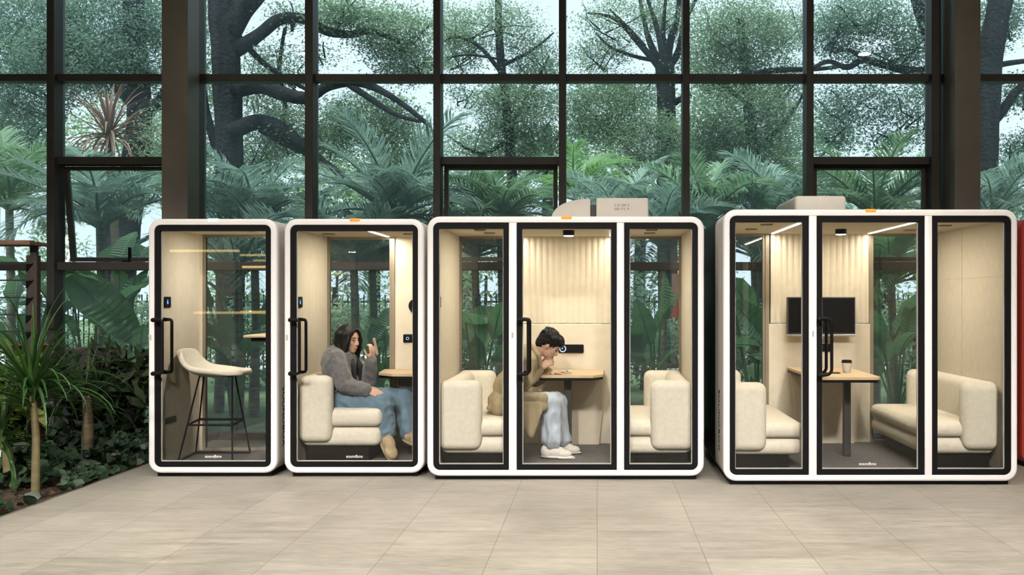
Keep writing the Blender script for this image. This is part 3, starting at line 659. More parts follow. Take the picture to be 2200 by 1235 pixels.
def woman():
    T = thing('person', 'woman with long black hair in a grey wool jacket looking at a phone', 'person', (X_(735, 7.98), 7.98, .53))
    yc = 7.99; A = lambda px, py, y=yc: at(px, py, y)
    hipc, waist, chest, nb = A(727, 858), A(733, 825), A(732, 785), A(742, 762)
    hc = A(749, 729); R = basis((1, -.42, -.10), (0, 0, 1))
    rs, ls = A(722, 772, yc-.17), A(752, 776, yc+.16)
    re, rw = A(741, 827, yc-.24), A(786, 838, yc-.20); le, lw = A(792, 815, yc+.12), A(799, 772, yc+.02)
    rh, lh = A(738, 862, yc-.10), A(738, 862, yc+.10)
    rk, lk = A(822, 870, yc-.15), A(866, 858, yc+.10); ra, la = A(830, 932, yc-.18), A(880, 935, yc+.02)
    B = Body()
    head(B, hc, R, 1.0); B.chain([hc+Vector((-.02, 0, -.06)), nb+Vector((0, 0, -.02))], [.052, .056])
    Rt = basis((1, -.15, 0), (.1, 0, 1))
    B.ell(chest, (.10, .165, .16), Rt); B.ell(waist, (.10, .145, .13), Rt); B.ell(hipc, (.13, .165, .12), Rt)
    B.chain([rs, re, rw], [.048, .038, .026]); B.chain([ls, le, lw], [.048, .038, .026])
    B.chain([nb, rs], [.05, .05]); B.chain([nb, ls], [.05, .05])
    B.chain([rh, rk, ra], [.085, .058, .038]); B.chain([lh, lk, la], [.085, .058, .038])
    
    hand(B, rw, (1, .10, -.28), (-.1, -.75, .66), .98, .18, thumb=1)
    hand(B, lw, (.10, -.05, 1), (.80, -.55, .1), .98, .42, thumb=1)
    B.bake('body', M_skin, T, .0055, 4)
    face(T, hc, R, 1.0, M_eye, M_lip, M_hair)
    H = Body()                                       # hair: cap plus long falls front and back
    P = lambda f, l, u: hc+R @ Vector((f, l, u))
    H.ell(P(-.022, 0, .034), (.097, .090, .094), R)
    for l in np.linspace(-1, 1, 17):                 # curtain of hair round the sides and the back
        for b in np.linspace(0, 1, 10):
            ang = math.pi*.5*l*1.14; f0 = -.012-.082*math.cos(ang)*.9; l0 = .094*math.sin(ang)
            if abs(l) > .86: f0 = .026
            z = .05-(.27+.06*(1-abs(l)))*b
            p = P(f0*(1+.25*b)-.03*b, l0*(1+.02*b), 0); p = p+Vector((-.05*b*b*(1-abs(l)), 0, z-.01))
            H.ell(p, (.030, .026, .034), R, 10, 7)
    H.chain([P(.055, -.060, .050), P(.060, -.080, 0), P(.048, -.088, -.07), P(.03, -.085, -.14)], [.018, .017, .020, .016])
    H.chain([P(.052, .060, .055), P(.062, .080, 0), P(.052, .085, -.07), P(.04, .082, -.14)], [.018, .022, .026, .018])
    H.chain([P(.060, .0, .094), P(.073, .03, .078), P(.066, .060, .050)], [.012, .012, .014]); H.chain([P(.060, .0, .094), P(.070, -.035, .078), P(.056, -.062, .050)], [.012, .012, .014])
    H.bake('hair', M_hair, T, .007, 8, .003, 40, (1, 1, .12))
    J = Body()
    J.ell(chest+Vector((-.01, 0, .01)), (.138, .200, .180), Rt); J.ell(waist+Vector((-.005, 0, .02)), (.146, .190, .125), Rt)
    J.chain([nb+Vector((-.03, 0, -.02)), rs], [.066, .074]); J.chain([nb+Vector((-.03, 0, -.02)), ls], [.066, .074])
    J.chain([rs, re, rw.lerp(re, .06)], [.078, .072, .054]); J.chain([ls, le, lw.lerp(le, .10)], [.082, .070, .050])
    J.bake('jacket', M_wool, T, .008, 7, .011, 13, (1, 1, .75), 3)
    K = Body(); K.ell(waist+Vector((0, 0, -.055)), (.138, .180, .09), Rt); K.bake('jumper', M_knit, T, .01, 4, .003)
    C = Body(); C.chain([nb+Vector((.02, -.03, .02)), nb+Vector((.09, -.06, -.09)), waist+Vector((.13, -.06, .02))], [.028, .026, .022]); C.chain([nb+Vector((.03, .04, .02)), nb+Vector((.11, .05, -.09)), waist+Vector((.14, .06, .02))], [.028, .026, .022])
    C.bake('jacket_lining', mat('dark_lining', (.03, .03, .032), .9), T, .01, 4)
    D = Body()
    D.ell(hipc+Vector((.02, 0, .02)), (.165, .20, .115), Rt); D.chain([hipc, rh.lerp(rk, .3)], [.12, .12])
    D.chain([rh, rk, rk.lerp(ra, .3), ra.lerp(rk, .08)], [.118, .098, .088, .078]); D.chain([lh, lk, lk.lerp(la, .3), la.lerp(lk, .12)], [.118, .096, .088, .080])
    D.bake('jeans', M_denim, T, .008, 6, .013, 13, (1, .6, 1), 9)
    for a, d, u in ((ra+Vector((0, -.01, -.01)), (.40, -.42, -.80), (.62, -.55, .55)), (la+Vector((.02, -.03, -.02)), (.9, -.15, -.3), (0, 0, 1))):
        Q = basis(d, u); p = lambda f, l, u: a+Q @ Vector((f, l, u))
        Sh = Body(); Sh.ell(p(-.015, 0, .020), (.056, .050, .062), Q); Sh.ell(p(.075, 0, 0), (.085, .054, .050), Q); Sh.ell(p(.150, 0, -.010), (.070, .058, .040), Q)
        so = Sh.bake('shoe', M_shoe, T, .006, 4, .002, 60)
        So = Body(); So.ell(p(.080, 0, -.038), (.160, .062, .022), Q, 20, 10); So.bake('sole', M_sole, so, .006, 2)
        lc = MB()
        for k in range(4): lc.tube([p(.035+.028*k, -.030, .040-.006*k), p(.040+.028*k, 0, .052-.006*k), p(.035+.028*k, .030, .040-.006*k)], .0035, 6)
        obj('laces', lc, M_knit, so, 60)
    ph = lw+Vector((.046, -.055, .115)); Rp = Matrix.Rotation(math.radians(2), 3, 'Z') @ Matrix.Rotation(math.radians(-12), 3, 'Y')
    mb = MB().rbox(-.0045, .0045, -.036, .036, -.074, .074, .004, 3); mb.v = [tuple(ph+Rp @ Vector(v)) for v in mb.v]
    F = obj('mobile_phone', mb, mat('champagne_phone', (.62, .55, .46), .3, .3)); tag(F, 'pale mobile phone held up in the hand of the seated woman', 'phone')
woman()

def leaner():
    T = thing('person', 'person with short black hair in a khaki coat bent over the table', 'person', (X_(1110, 8.1), 8.1, .46))
    yc = 8.06; A = lambda px, py, y=yc: at(px, py, y)
    hipc, waist, chest, nb = A(1092, 868), A(1100, 832), A(1126, 786), A(1150, 757)
    hc = A(1181, 741); R = basis((.80, -.10, -.62), (.62, 0, .80))
    rs, ls = A(1133, 778, yc-.18), A(1142, 778, yc+.17)
    re, rw = A(1126, 820, yc-.24), A(1158, 794, yc-.06); le, lw = A(1150, 812, yc+.16), A(1180, 800, yc+.10)
    rw = A(1160, 790, yc-.03)
    rh, lh = A(1105, 872, yc-.10), A(1105, 872, yc+.10); rk, lk = A(1184, 866, yc-.13), A(1196, 864, yc+.09)
    ra, la = A(1186, 946, yc-.13), A(1204, 944, yc+.10)
    B = Body(); head(B, hc, R, 1.02); B.chain([hc+R @ Vector((-.03, 0, -.07)), nb], [.052, .058])
    Rt = basis((1, 0, -.5), (.5, 0, 1))
    B.ell(chest, (.11, .17, .16), Rt); B.ell(waist, (.11, .15, .13), Rt); B.ell(hipc, (.13, .165, .12))
    B.chain([nb, rs, re, rw], [.055, .05, .040, .027]); B.chain([nb, ls, le, lw], [.055, .05, .040, .027])
    B.chain([rh, rk, ra], [.088, .060, .040]); B.chain([lh, lk, la], [.088, .060, .040])
    mouth = hc+R @ Vector((.10, 0, -.07))
    hand(B, rw, (mouth-rw).normalized()+Vector((0, -.1, 0)), (-.5, -.8, .1), 1.0, .38, thumb=1)
    hand(B, lw, (1, -.1, -.05), (0, .1, 1), 1.0, .15, thumb=-1)
    B.bake('body', M_skin, T, .0055, 4); face(T, hc, R, 1.02, M_eye, M_lip, M_hair)
    P = lambda f, l, u: hc+R @ Vector((f, l, u))
    H = Body(); H.ell(P(-.026, 0, .040), (.104, .092, .090), R); H.ell(P(.03, 0, .078), (.060, .072, .046), R); H.ell(P(-.070, 0, -.01), (.052, .070, .072), R)
    rnd = random.Random(8)
    for i in range(34):                               # short tousled locks
        t = rnd.uniform(-2.6, 2.6); e = rnd.uniform(.1, 1.3)
        d = Vector((-.1+.100*math.cos(e)*math.cos(t)*-1, .094*math.cos(e)*math.sin(t), .06+.075*math.sin(e)))
        if d.x > .0 and d.z < .09: continue
        p = P(d.x+.07, d.y, d.z-.01); H.ell(p, (.020, .016, .016), R, 8, 6)
    for i in range(7):
        l = -.054+.018*i; H.chain([P(.055, l, .095), P(.084, l*1.05, .070), P(.088, l*1.1, .048)], [.016, .014, .008])
    for s in (-1, 1): H.chain([P(.020, .074*s, .05), P(.016, .078*s, .012)], [.016, .009])
    H.bake('hair', M_hair, T, .0065, 3, .006, 34)
    obj('earring', MB().ball(P(-.002, -.084, -.045), .006), mat('pearl', (.85, .8, .72), .2), T, 180)
    C = Body()
    C.ell(chest+Vector((-.02, 0, .0)), (.150, .215, .185), Rt); C.ell(waist+Vector((-.01, 0, 0)), (.150, .20, .15), Rt); C.ell(hipc+Vector((-.01, 0, .02)), (.165, .215, .135))
    C.chain([nb+Vector((-.05, 0, -.005)), rs], [.075, .085]); C.chain([nb+Vector((-.05, 0, -.005)), ls], [.075, .085])
    C.chain([rs, re, rw.lerp(re, .18)], [.088, .078, .052]); C.chain([ls, le, lw.lerp(le, .1)], [.086, .072, .052])
    # skirt of the coat: over the thigh and hanging off it to a point
    for (px, py), (qx, qy), r in (((1100, 850), (1168, 856), .052), ((1100, 870), (1166, 872), .052)): C.chain([A(px, py, yc-.24), A(qx, qy, yc-.24)], [r, r*.8])
    top = [A(x, 868, yc-.265) for x in (1104, 1116, 1128, 1140, 1152, 1162)]; bot = [A(1108, 895, yc-.27), A(1117, 914, yc-.275), A(1130, 930, yc-.28), A(1143, 938, yc-.28), A(1154, 915, yc-.28), A(1164, 880, yc-.275)]
    for i in range(5):
        for q in range(4):
            t = q/4; C.chain([top[i].lerp(top[i+1], t), bot[i].lerp(bot[i+1], t)+Vector((0, -.02*math.sin(3*(i+t)), 0))], [.022, .011])
    for k in range(6):                                # tail spread on the sofa behind
        y = yc-.2+.07*k; C.chain([hipc+Vector((-.05, y-yc, .0)), A(1066, 872, y), A(1050, 876, y)], [.08, .035, .016])
    C.bake('trench_coat', M_trench, T, .009, 10, .010, 11, (1, 1, .6), 5)
    L = Body(); L.chain([nb+Vector((-.015, -.10, .045)), nb+Vector((.03, -.13, -.02)), nb+Vector((.045, -.13, -.10))], [.026, .030, .020]); L.chain([nb+Vector((-.03, .02, .05)), nb+Vector((-.015, -.10, .045))], [.026, .026])
    L.bake('collar', M_trench, T, .007, 3)
    bt = MB()
    for p in (A(1155, 815, yc-.27), A(1160, 838, yc-.27)): bt.cyl(p, .012, -.012, 'y', 14)
    obj('button', bt, M_brown, T, 40)
    D = Body(); D.ell(hipc+Vector((.03, 0, 0)), (.14, .18, .10))
    D.chain([rh, rk, ra.lerp(rk, .45), ra+Vector((.005, 0, .015))], [.112, .088, .082, .092]); D.chain([lh, lk, la.lerp(lk, .45), la+Vector((.005, 0, .015))], [.112, .088, .080, .088])
    D.bake('jeans', M_pale, T, .008, 6, .013, 15, (1, 1, .45), 2)
    for a in (ra, la):
        d = Vector((1, -.12, 0)).normalized(); Q = basis(d, (0, 0, 1)); zf = .085; a2 = Vector((a.x-.04, a.y, zf)); p = lambda f, l, u: a2+Q @ Vector((f, l, u))
        Sh = Body(); Sh.ell(p(0, 0, .062), (.060, .048, .064), Q); Sh.ell(p(.07, 0, .055), (.090, .050, .052), Q); Sh.ell(p(.145, 0, .040), (.070, .052, .038), Q)
        so = Sh.bake('shoe', M_wshoe, T, .006, 4)
        So = Body(); So.ell(p(.085, 0, .017), (.145, .054, .017), Q, 20, 10); So.bake('sole', mat('white_sole', (.72, .68, .6), .6), so, .006, 2)
leaner()
# ------------------------------------------------------------------ outdoors: ground, trees, palms, fence
M_lawn = mat('lawn', (.10, .16, .065), .95, var=.45, scale=5, bump=.8, bscale=60)
bm = bmesh.new(); bmesh.ops.create_grid(bm, x_segments=40, y_segments=40, size=1)
for v in bm.verts: v.co = (v.co.x*40, 9.76+(v.co.y+1)*35, -.10+.05*noise.noise((v.co.x*30, v.co.y*20, 0)))
struct(obj('ground', MB().bm(bm), M_lawn, smooth=180))
struct(obj('path', MB().box(-40, 40, 19.6, 25, -.2, -.02), mat('pale_paving', (.55, .55, .53), .9)))
rng = np.random.default_rng(7)
def leaf_quads(C, size, rng, aspect=.5, flat=.8, var=.35):
    n = len(C); N = rng.normal(size=(n, 3)); N[:, 2] = np.abs(N[:, 2])+flat; N /= np.linalg.norm(N, axis=1)[:, None]
    D = rng.normal(size=(n, 3)); D -= N*(D*N).sum(1)[:, None]; D /= np.linalg.norm(D, axis=1)[:, None]; W = np.cross(N, D)
    L = (size*(1+var*rng.uniform(-1, 1, n)))[:, None]; B = L*aspect/2
    V = np.stack([C-D*L/2, C+W*B-D*L*.05, C+D*L/2-N*L*.12, C-W*B-D*L*.05], 1).reshape(-1, 3)
    return V, np.arange(4*n).reshape(n, 4)
def cloud(c, r, n, rng, clump=26, sig=.22):
    k = max(1, n//clump); u = rng.normal(size=(k, 3)); u /= np.linalg.norm(u, axis=1)[:, None]; u *= rng.uniform(.15, 1, (k, 1))**.45
    P = np.asarray(c)+u*np.asarray(r); sg = sig*(.6+.8*rng.random((k, 1, 1)))
    return (P[:, None, :]+rng.normal(size=(k, clump, 3))*sg*np.array([1, 1, .55])).reshape(-1, 3)
M_leafA = leafmat('camphor_leaves', [(.12, .20, .12), (.17, .26, .15), (.24, .34, .19)], .5)
M_leafB = leafmat('deep_leaves', [(.09, .165, .12), (.13, .215, .15), (.18, .28, .18)], .5)
M_leafC = leafmat('light_leaves', [(.18, .29, .15), (.24, .36, .19), (.30, .42, .22)], .5)
M_palm = leafmat('blue_green_fronds', [(.15, .25, .19), (.22, .33, .26), (.33, .44, .35)], .35, .30, .8)
M_palmY = leafmat('green_fronds', [(.12, .25, .08), (.17, .32, .11), (.24, .40, .15)], .4, .35)
M_paddle = leafmat('paddle_leaves', [(.08, .19, .075), (.12, .26, .10), (.18, .34, .13)], .45, .28, .6)
nt = M_paddle.node_tree; bq = nt.nodes['Principled BSDF']; wv_ = nt.nodes.new('ShaderNodeTexWave'); tcq = nt.nodes.new('ShaderNodeTexCoord'); wv_.inputs['Scale'].default_value = 7; wv_.inputs['Distortion'].default_value = 2.5
nt.links.new(tcq.outputs['Object'], wv_.inputs['Vector']); bpq = nt.nodes.new('ShaderNodeBump'); bpq.inputs['Strength'].default_value = .5; bpq.inputs['Distance'].default_value = .02
nt.links.new(wv_.outputs[1], bpq.inputs['Height']); nt.links.new(bpq.outputs[0], bq.inputs['Normal'])
M_bark = mat('dark_bark', (.017, .0175, .0185), .95, var=.6, scale=7, bump=1, bscale=16, bdist=.06, stretch=(1, 1, .22), spec=.06)
M_trunk = mat('tan_ringed_trunk', (.15, .11, .065), .9, var=.35, scale=22, stretch=(.3, .3, 1.6), bump=.6, bscale=30)
M_ptrunk = mat('grey_palm_trunk', (.20, .18, .14), .9, var=.4, scale=16, stretch=(.4, .4, 2), bump=.6, bscale=30)
M_cane = mat('green_cane_trunk', (.15, .125, .06), .8, var=.3, scale=14, stretch=(.4, .4, 1))

def limb(pts, Y, r, seg=8):                          # pts in pixels, optional depth offset; r from r[0] to r[1] metres
    P = [at(p[0], p[1], Y+(p[2] if len(p) > 2 else 0)) for p in pts]
    Q = []                                            # Catmull-Rom
    for i in range(len(P)-1):
        a, b, c, d = P[max(i-1, 0)], P[i], P[i+1], P[min(i+2, len(P)-1)]
        for j in range(5):
            t = j/5; Q.append(.5*((2*b)+(c-a)*t+(2*a-5*b+4*c-d)*t*t+(3*b-a-3*c+d)*t**3))
    Q.append(P[-1]); n = len(Q)
    R = [(r[0]+(r[1]-r[0])*i/(n-1))*(1+.10*noise.noise(Q[i]*2.5)) for i in range(n)]
    return Q, R, seg
def tree(name, label, base, Y, trunk, limbs, crowns, leafm, leaf=.09, sig=.17, clump=24):
    b = at(base, 645, Y); T = thing(name, label, 'tree', (b.x, Y, -.1), 'trees beyond the tall window wall')
    Q, R, s = limb(*trunk); obj('trunk', MB().tube(Q, R, 12), M_bark, T, 180)
    for l in limbs:
        Q, R, s = limb(*l); obj('limb', MB().tube(Q, R, s), M_bark, T, 180)
    C = []; tw = []
    for px, py, dy, rx, rz, n in crowns:
        c = at(px, py, Y+dy); k = (Y+dy)/F
        C.append(cloud(c, (rx*k, .75*(rx+rz)/2*k, rz*k), int(n*(1.75 if leaf < .12 else .78)), rng, clump, sig))
        tw += [(c, k, rx, rz)]
    if leaf < .12:                                    # fine twigs running out through each crown
        r_ = random.Random(len(C)); mt = MB()
        for c, k, rx, rz in tw:
            for i in range(5):
                a = Vector((c.x+r_.uniform(-.5, .5)*rx*k, c.y+r_.uniform(-.2, .2), c.z-r_.uniform(.2, .9)*rz*k)); b2 = Vector((c.x+r_.uniform(-1, 1)*rx*k, c.y+r_.uniform(-.5, .3), c.z+r_.uniform(-.2, .9)*rz*k))
                m1 = (a+b2)/2+Vector((r_.uniform(-.1, .1), 0, r_.uniform(-.12, .12))); mt.tube([a, (a+m1)/2, m1, (m1+b2)/2+Vector((.02, 0, .03)), b2], [.020, .016, .012, .009, .004], 5)
        obj('twigs', mt, M_bark, T, 60)
    C = np.concatenate(C); V, Qd = leaf_quads(C, leaf*.62 if leaf < .12 else leaf, rng)
    me = npmesh('foliage', V-np.array(T.location[:]), Qd); link('foliage', me, leafm, T)
    return T
def ground_z(Y): return VY+1.53*F/Y
# 1 the giant leaning over the left bays
tree('spreading_tree', 'giant dark-trunked tree with sweeping limbs, seen over the two narrow booths', 490, 16,
     ([(498, 850), (496, 560), (494, 400), (491, 250), (484, 100), (478, 0), (470, -120)], 16, (.22, .25), 12),
     [([(505, 110), (560, 72), (600, 42), (650, 40), (700, 66), (750, 74), (800, 68), (860, 90)], 16, (.13, .04)),
      ([(500, 195), (560, 185), (610, 202), (660, 210), (705, 185), (755, 176), (800, 186), (860, 220), (925, 272)], 15.6, (.15, .035)),
      ([(745, 178), (800, 215), (850, 246), (905, 262)], 15.6, (.06, .03)),
      ([(496, 285), (550, 262), (600, 272), (645, 308), (690, 345), (740, 380)], 15.8, (.15, .05)), ([(560, 275), (600, 300), (650, 325), (700, 350)], 15.9, (.08, .04)),
      ([(505, 70), (560, 130), (610, 165), (672, 200)], 16.2, (.06, .03)),
      ([(490, 70), (520, 20), (560, -25), (600, -80)], 16, (.22, .16)),
      ([(607, 270), (612, 220), (600, 150), (612, 60)], 16.4, (.05, .03)),
      ([(470, 330), (445, 250), (430, 160), (400, 60)], 16.3, (.09, .04))],
     [(610, 150, .5, 70, 60, 1500), (585, 240, .8, 65, 40, 1300), (625, 290, .3, 70, 60, 2600), (560, 330, 1, 60, 60, 2200), (730, 30, 0, 60, 40, 2400), (840, 70, .3, 95, 60, 5200), (880, 140, .4, 70, 40, 2400),
      (790, 260, .5, 110, 60, 5600), (880, 330, .5, 80, 60, 3600), (710, 300, 1, 60, 60, 2400), (620, 40, .2, 40, 30, 600), (430, 130, 1.2, 45, 160, 3800), (540, 160, 1.2, 30, 90, 900), (690, 120, .6, 25, 20, 260), (380, 300, .6, 70, 80, 3000)],
     M_leafA, .085)
# 2 dense tree filling the left corner
tree('leafy_tree', 'dense leafy tree filling the top left corner panes', 180, 18,
     ([(250, 816), (262, 560), (285, 380), (300, 250), (290, 100), (285, -40)], 18, (.30, .18)),
     [([(292, 270), (340, 220), (380, 130)], 18, (.12, .05)), ([(290, 230), (220, 150), (140, 90), (60, 60)], 18, (.12, .04)), ([(295, 300), (315, 235), (345, 225)], 17.6, (.2, .1))],
     [(60, 60, 0, 120, 100, 7500), (220, 60, 0, 130, 100, 9000), (80, 190, .3, 120, 70, 5200), (260, 160, .2, 110, 60, 4600), (150, 120, -.6, 150, 70, 5200), (30, 290, .4, 90, 70, 3000), (320, 40, .6, 60, 80, 3000), (310, 300, 1.2, 50, 70, 1500)],
     M_leafB, .095)
# 3 the fan-branched tree
tree('branching_tree', 'tree with a straight trunk fanning into thin upright branches, above the wide booth right pane', 1432, 20,
     ([(1436, 800), (1434, 500), (1432, 330), (1431, 200), (1428, 140)], 20, (.22, .20)),
     [([(1430, 160), (1405, 130), (1370, 90), (1320, 40), (1262, 28)], 20, (.10, .02)), ([(1428, 150), (1400, 100), (1385, 50), (1370, -30)], 20, (.09, .03)),
      ([(1428, 150), (1418, 90), (1405, 40), (1385, -20)], 19.7, (.08, .03)), ([(1430, 160), (1440, 90), (1455, 40), (1460, -30)], 20, (.10, .04)), ([(1432, 150), (1458, 110), (1470, 50), (1500, -10)], 20.2, (.10, .03)),
      ([(1405, 130), (1360, 120), (1310, 100), (1280, 70)], 20.3, (.05, .02)), ([(1385, 100), (1350, 60), (1310, 20)], 19.8, (.05, .02)), ([(1436, 235), (1458, 215), (1485, 205)], 20, (.08, .05)), ([(1428, 120), (1425, 60), (1432, -20)], 19.8, (.06, .03))],
     [(1340, 50, 0, 110, 60, 2500), (1290, 120, .5, 70, 40, 1700), (1450, 40, .3, 70, 60, 1900), (1300, 240, 0, 100, 80, 9500), (1400, 310, -.4, 90, 70, 7000), (1370, 200, .6, 60, 40, 1400), (1500, 120, .4, 50, 60, 1700)],
     M_leafA, .09)
# 4 right dense tree
tree('bushy_tree', 'bushy green tree filling the panes just above the gap before the meeting booth', 1620, 18.5,
     ([(1640, 810), (1630, 500), (1615, 300), (1600, 150), (1590, 40)], 18.5, (.16, .08)),
     [([(1615, 330), (1660, 290), (1710, 230), (1730, 190)], 18.5, (.06, .02)), ([(1605, 220), (1560, 190), (1520, 160)], 18.5, (.05, .02)), ([(1610, 160), (1680, 150), (1760, 148), (1820, 140)], 18.3, (.07, .03))],
     [(1600, 70, 0, 110, 80, 7500), (1560, 150, .2, 90, 60, 3800), (1600, 250, 0, 130, 80, 9500), (1620, 360, .2, 130, 70, 8000), (1700, 60, .5, 60, 60, 1500), (1690, 180, .5, 50, 60, 1900), (1520, 320, .3, 50, 60, 2200)],
     M_leafA, .09)
# 5 rightmost trunk with the forked limb
tree('forked_tree', 'dark tree with a forked limb seen through the panes right of the right steel column', 2125, 15,
     ([(2105, 860), (2112, 500), (2116, 300), (2122, 190), (2130, 100), (2150, 0), (2165, -90)], 15, (.22, .19)),
     [([(2120, 275), (2148, 245), (2165, 222), (2185, 195), (2230, 165)], 15, (.09, .06)), ([(2128, 145), (2165, 136), (2230, 128)], 15, (.05, .04)),
      ([(2120, 230), (2060, 130), (2005, 85), (1985, 40), (1962, -40)], 15.4, (.16, .12)), ([(2050, 150), (1960, 152), (1900, 140), (1855, 128), (1820, 145), (1780, 132), (1740, 150)], 15.6, (.08, .03)), ([(1860, 130), (1825, 108), (1790, 112)], 15.6, (.05, .02))],
     [(1860, 40, .6, 115, 50, 4400), (1790, 90, .6, 50, 40, 1200), (1960, 90, .5, 45, 50, 1200), (1900, 130, .8, 100, 26, 1500), (1840, 225, .6, 95, 50, 2500), (1960, 230, .4, 70, 60, 1900), (1790, 290, .5, 50, 30, 1200), (2150, 40, .5, 60, 50, 2200), (2190, 200, .4, 30, 40, 900), (2190, 320, .4, 40, 40, 1100), (1920, 300, .9, 70, 20, 900), (2120, 90, 1.2, 40, 40, 700)],
     M_leafB, .085)
# 6 middle tree, thin limbs
tree('slender_tree', 'slender tree with thin drooping branches behind the panes over the wide booth', 1090, 19,
     ([(1110, 806), (1108, 560), (1100, 380), (1090, 250), (1075, 120), (1070, -20)], 19, (.13, .07)),
     [([(1080, 160), (1030, 100), (980, 80), (955, 88)], 19, (.05, .02)), ([(1080, 140), (1140, 110), (1190, 70)], 19, (.045, .015)), ([(1095, 300), (1030, 330), (960, 290)], 19, (.05, .02)), ([(1090, 130), (1010, 118), (960, 124)], 18.7, (.03, .015)), ([(1092, 280), (1150, 180), (1180, 120)], 19.2, (.05, .02))],
     [(1060, 60, 0, 110, 55, 3600), (990, 120, .3, 60, 40, 1500), (1150, 130, .2, 60, 50, 2400), (1110, 230, 0, 95, 60, 6200), (1060, 310, .2, 100, 50, 4200), (1160, 330, .5, 60, 60, 3200), (970, 60, .5, 50, 50, 1700), (990, 210, .9, 40, 30, 500)],
     M_leafA, .085)
# far row
far = [(-20, 230, 150, 150, 'dark tree far behind the plant rack'), (230, 330, 150, 130, 'far dark tree beyond the open sash'), (420, 300, 130, 150, 'far tree showing beside the left steel column'), (640, 400, 150, 110, 'far rounded tree behind the booth with the seated woman'),
       (800, 330, 150, 130, 'far pale green tree low behind the drooping limbs'), (1000, 400, 140, 100, 'far tree low behind the left pane of the wide booth'), (1170, 270, 140, 140, 'far tree above the roof ventilator with the round snout'), (1370, 330, 170, 140, 'far dense tree under the fan-branched tree'),
       (1560, 300, 150, 150, 'far dense tree over the gap between wide and meeting booth'), (1730, 330, 110, 120, 'far tree above the plain roof box'), (1900, 440, 150, 90, 'far low tree behind the closed sash on the meeting booth side'), (2120, 420, 130, 100, 'far low tree beside the right steel column')]
for i, (px, py, rx, rz, lab) in enumerate(far):
    Y = 27+(i*7 % 4)
    tree('far_tree', lab, px, Y, ([(px, ground_z(Y)), (px+8, py+60), (px, py)], Y, (.2, .1)), [([(px+6, py+80), (px-60, py)], Y, (.09, .03)), ([(px+4, py+70), (px+50, py-20)], Y, (.09, .03))],
         [(px, py, 0, rx, rz, 2600), (px-40, py+70, -.5, rx*.8, rz*.6, 1100), (px+50, py+60, .5, rx*.8, rz*.6, 1100)], (M_leafB, M_leafA, M_leafC)[i*5 % 3], .17, .34)
# hedge beyond the lawn: each bush its own
for i, px in enumerate((60, 300, 520, 760, 960, 1190, 1380, 1560, 1760, 1960, 2150)):
    Y = 14.5+.7*(i*3 % 4); c = at(px, 600+(i*37 % 40), Y)
    C = cloud((c.x, Y, .75), (.85, .7, .80), 2600, rng, 30, .16); V, Q = leaf_quads(C, .10, rng)
    T = thing('bush', ('dark bush low outside, ' + ('behind the slatted plant rack', 'behind the torn paddle leaf near the open sash', 'seen through the bar stool booth', 'behind the head of the seated woman', 'behind the left pane of the wide booth', 'behind the fluted panel of the wide booth', 'behind the right pane of the wide booth', 'in the gap before the meeting booth',
              'behind the wall screen', 'behind the right-hand sofa of the meeting booth', 'behind the red booth')[i]), 'bush', (c.x, Y, -.1), 'bushes beyond the lawn')
    link('foliage', npmesh('foliage', V-np.array(T.location[:]), Q), (M_leafB, M_leafA)[i % 2], T)
    obj('stem', MB().tube([(c.x, Y, -.1), (c.x+.05, Y, .8)], [.05, .03], 8), M_bark, T)

for i, (px, lab) in enumerate(((120, 'tall feathery shrub far behind the planter box'), (480, 'tall feathery shrub far behind the bar stool booth'), (720, 'tall feathery shrub far behind the seated woman'), (900, 'tall feathery shrub far behind the gap left of the wide booth'), (1040, 'tall feathery shrub far behind the left pane of the wide booth'),
                               (1260, 'tall feathery shrub far behind the fluted wall of the wide booth'), (1420, 'tall feathery shrub far behind the right pane of the wide booth'), (1700, 'tall feathery shrub far behind the wall screen'), (1900, 'tall feathery shrub far behind the cup table'), (2080, 'tall feathery shrub far behind the panelled booth wall'))):
    Y = 20.8+.6*(i % 3); c = at(px, 570, Y); C = cloud((c.x, Y, 1.5), (1.1, .7, 1.7), 1900, rng, 26, .2); V, Q = leaf_quads(C, .15, rng, .4)
    T = thing('tall_shrub', lab, 'shrub', (c.x, Y, -.1), 'tall shrubs by the fence'); link('foliage', npmesh('foliage', V-np.array(T.location[:]), Q), (M_leafA, M_leafC)[i % 2], T)
    obj('stem', MB().tube([(c.x, Y, -.1), (c.x+.05, Y, 2)], [.06, .03], 8), M_bark, T)

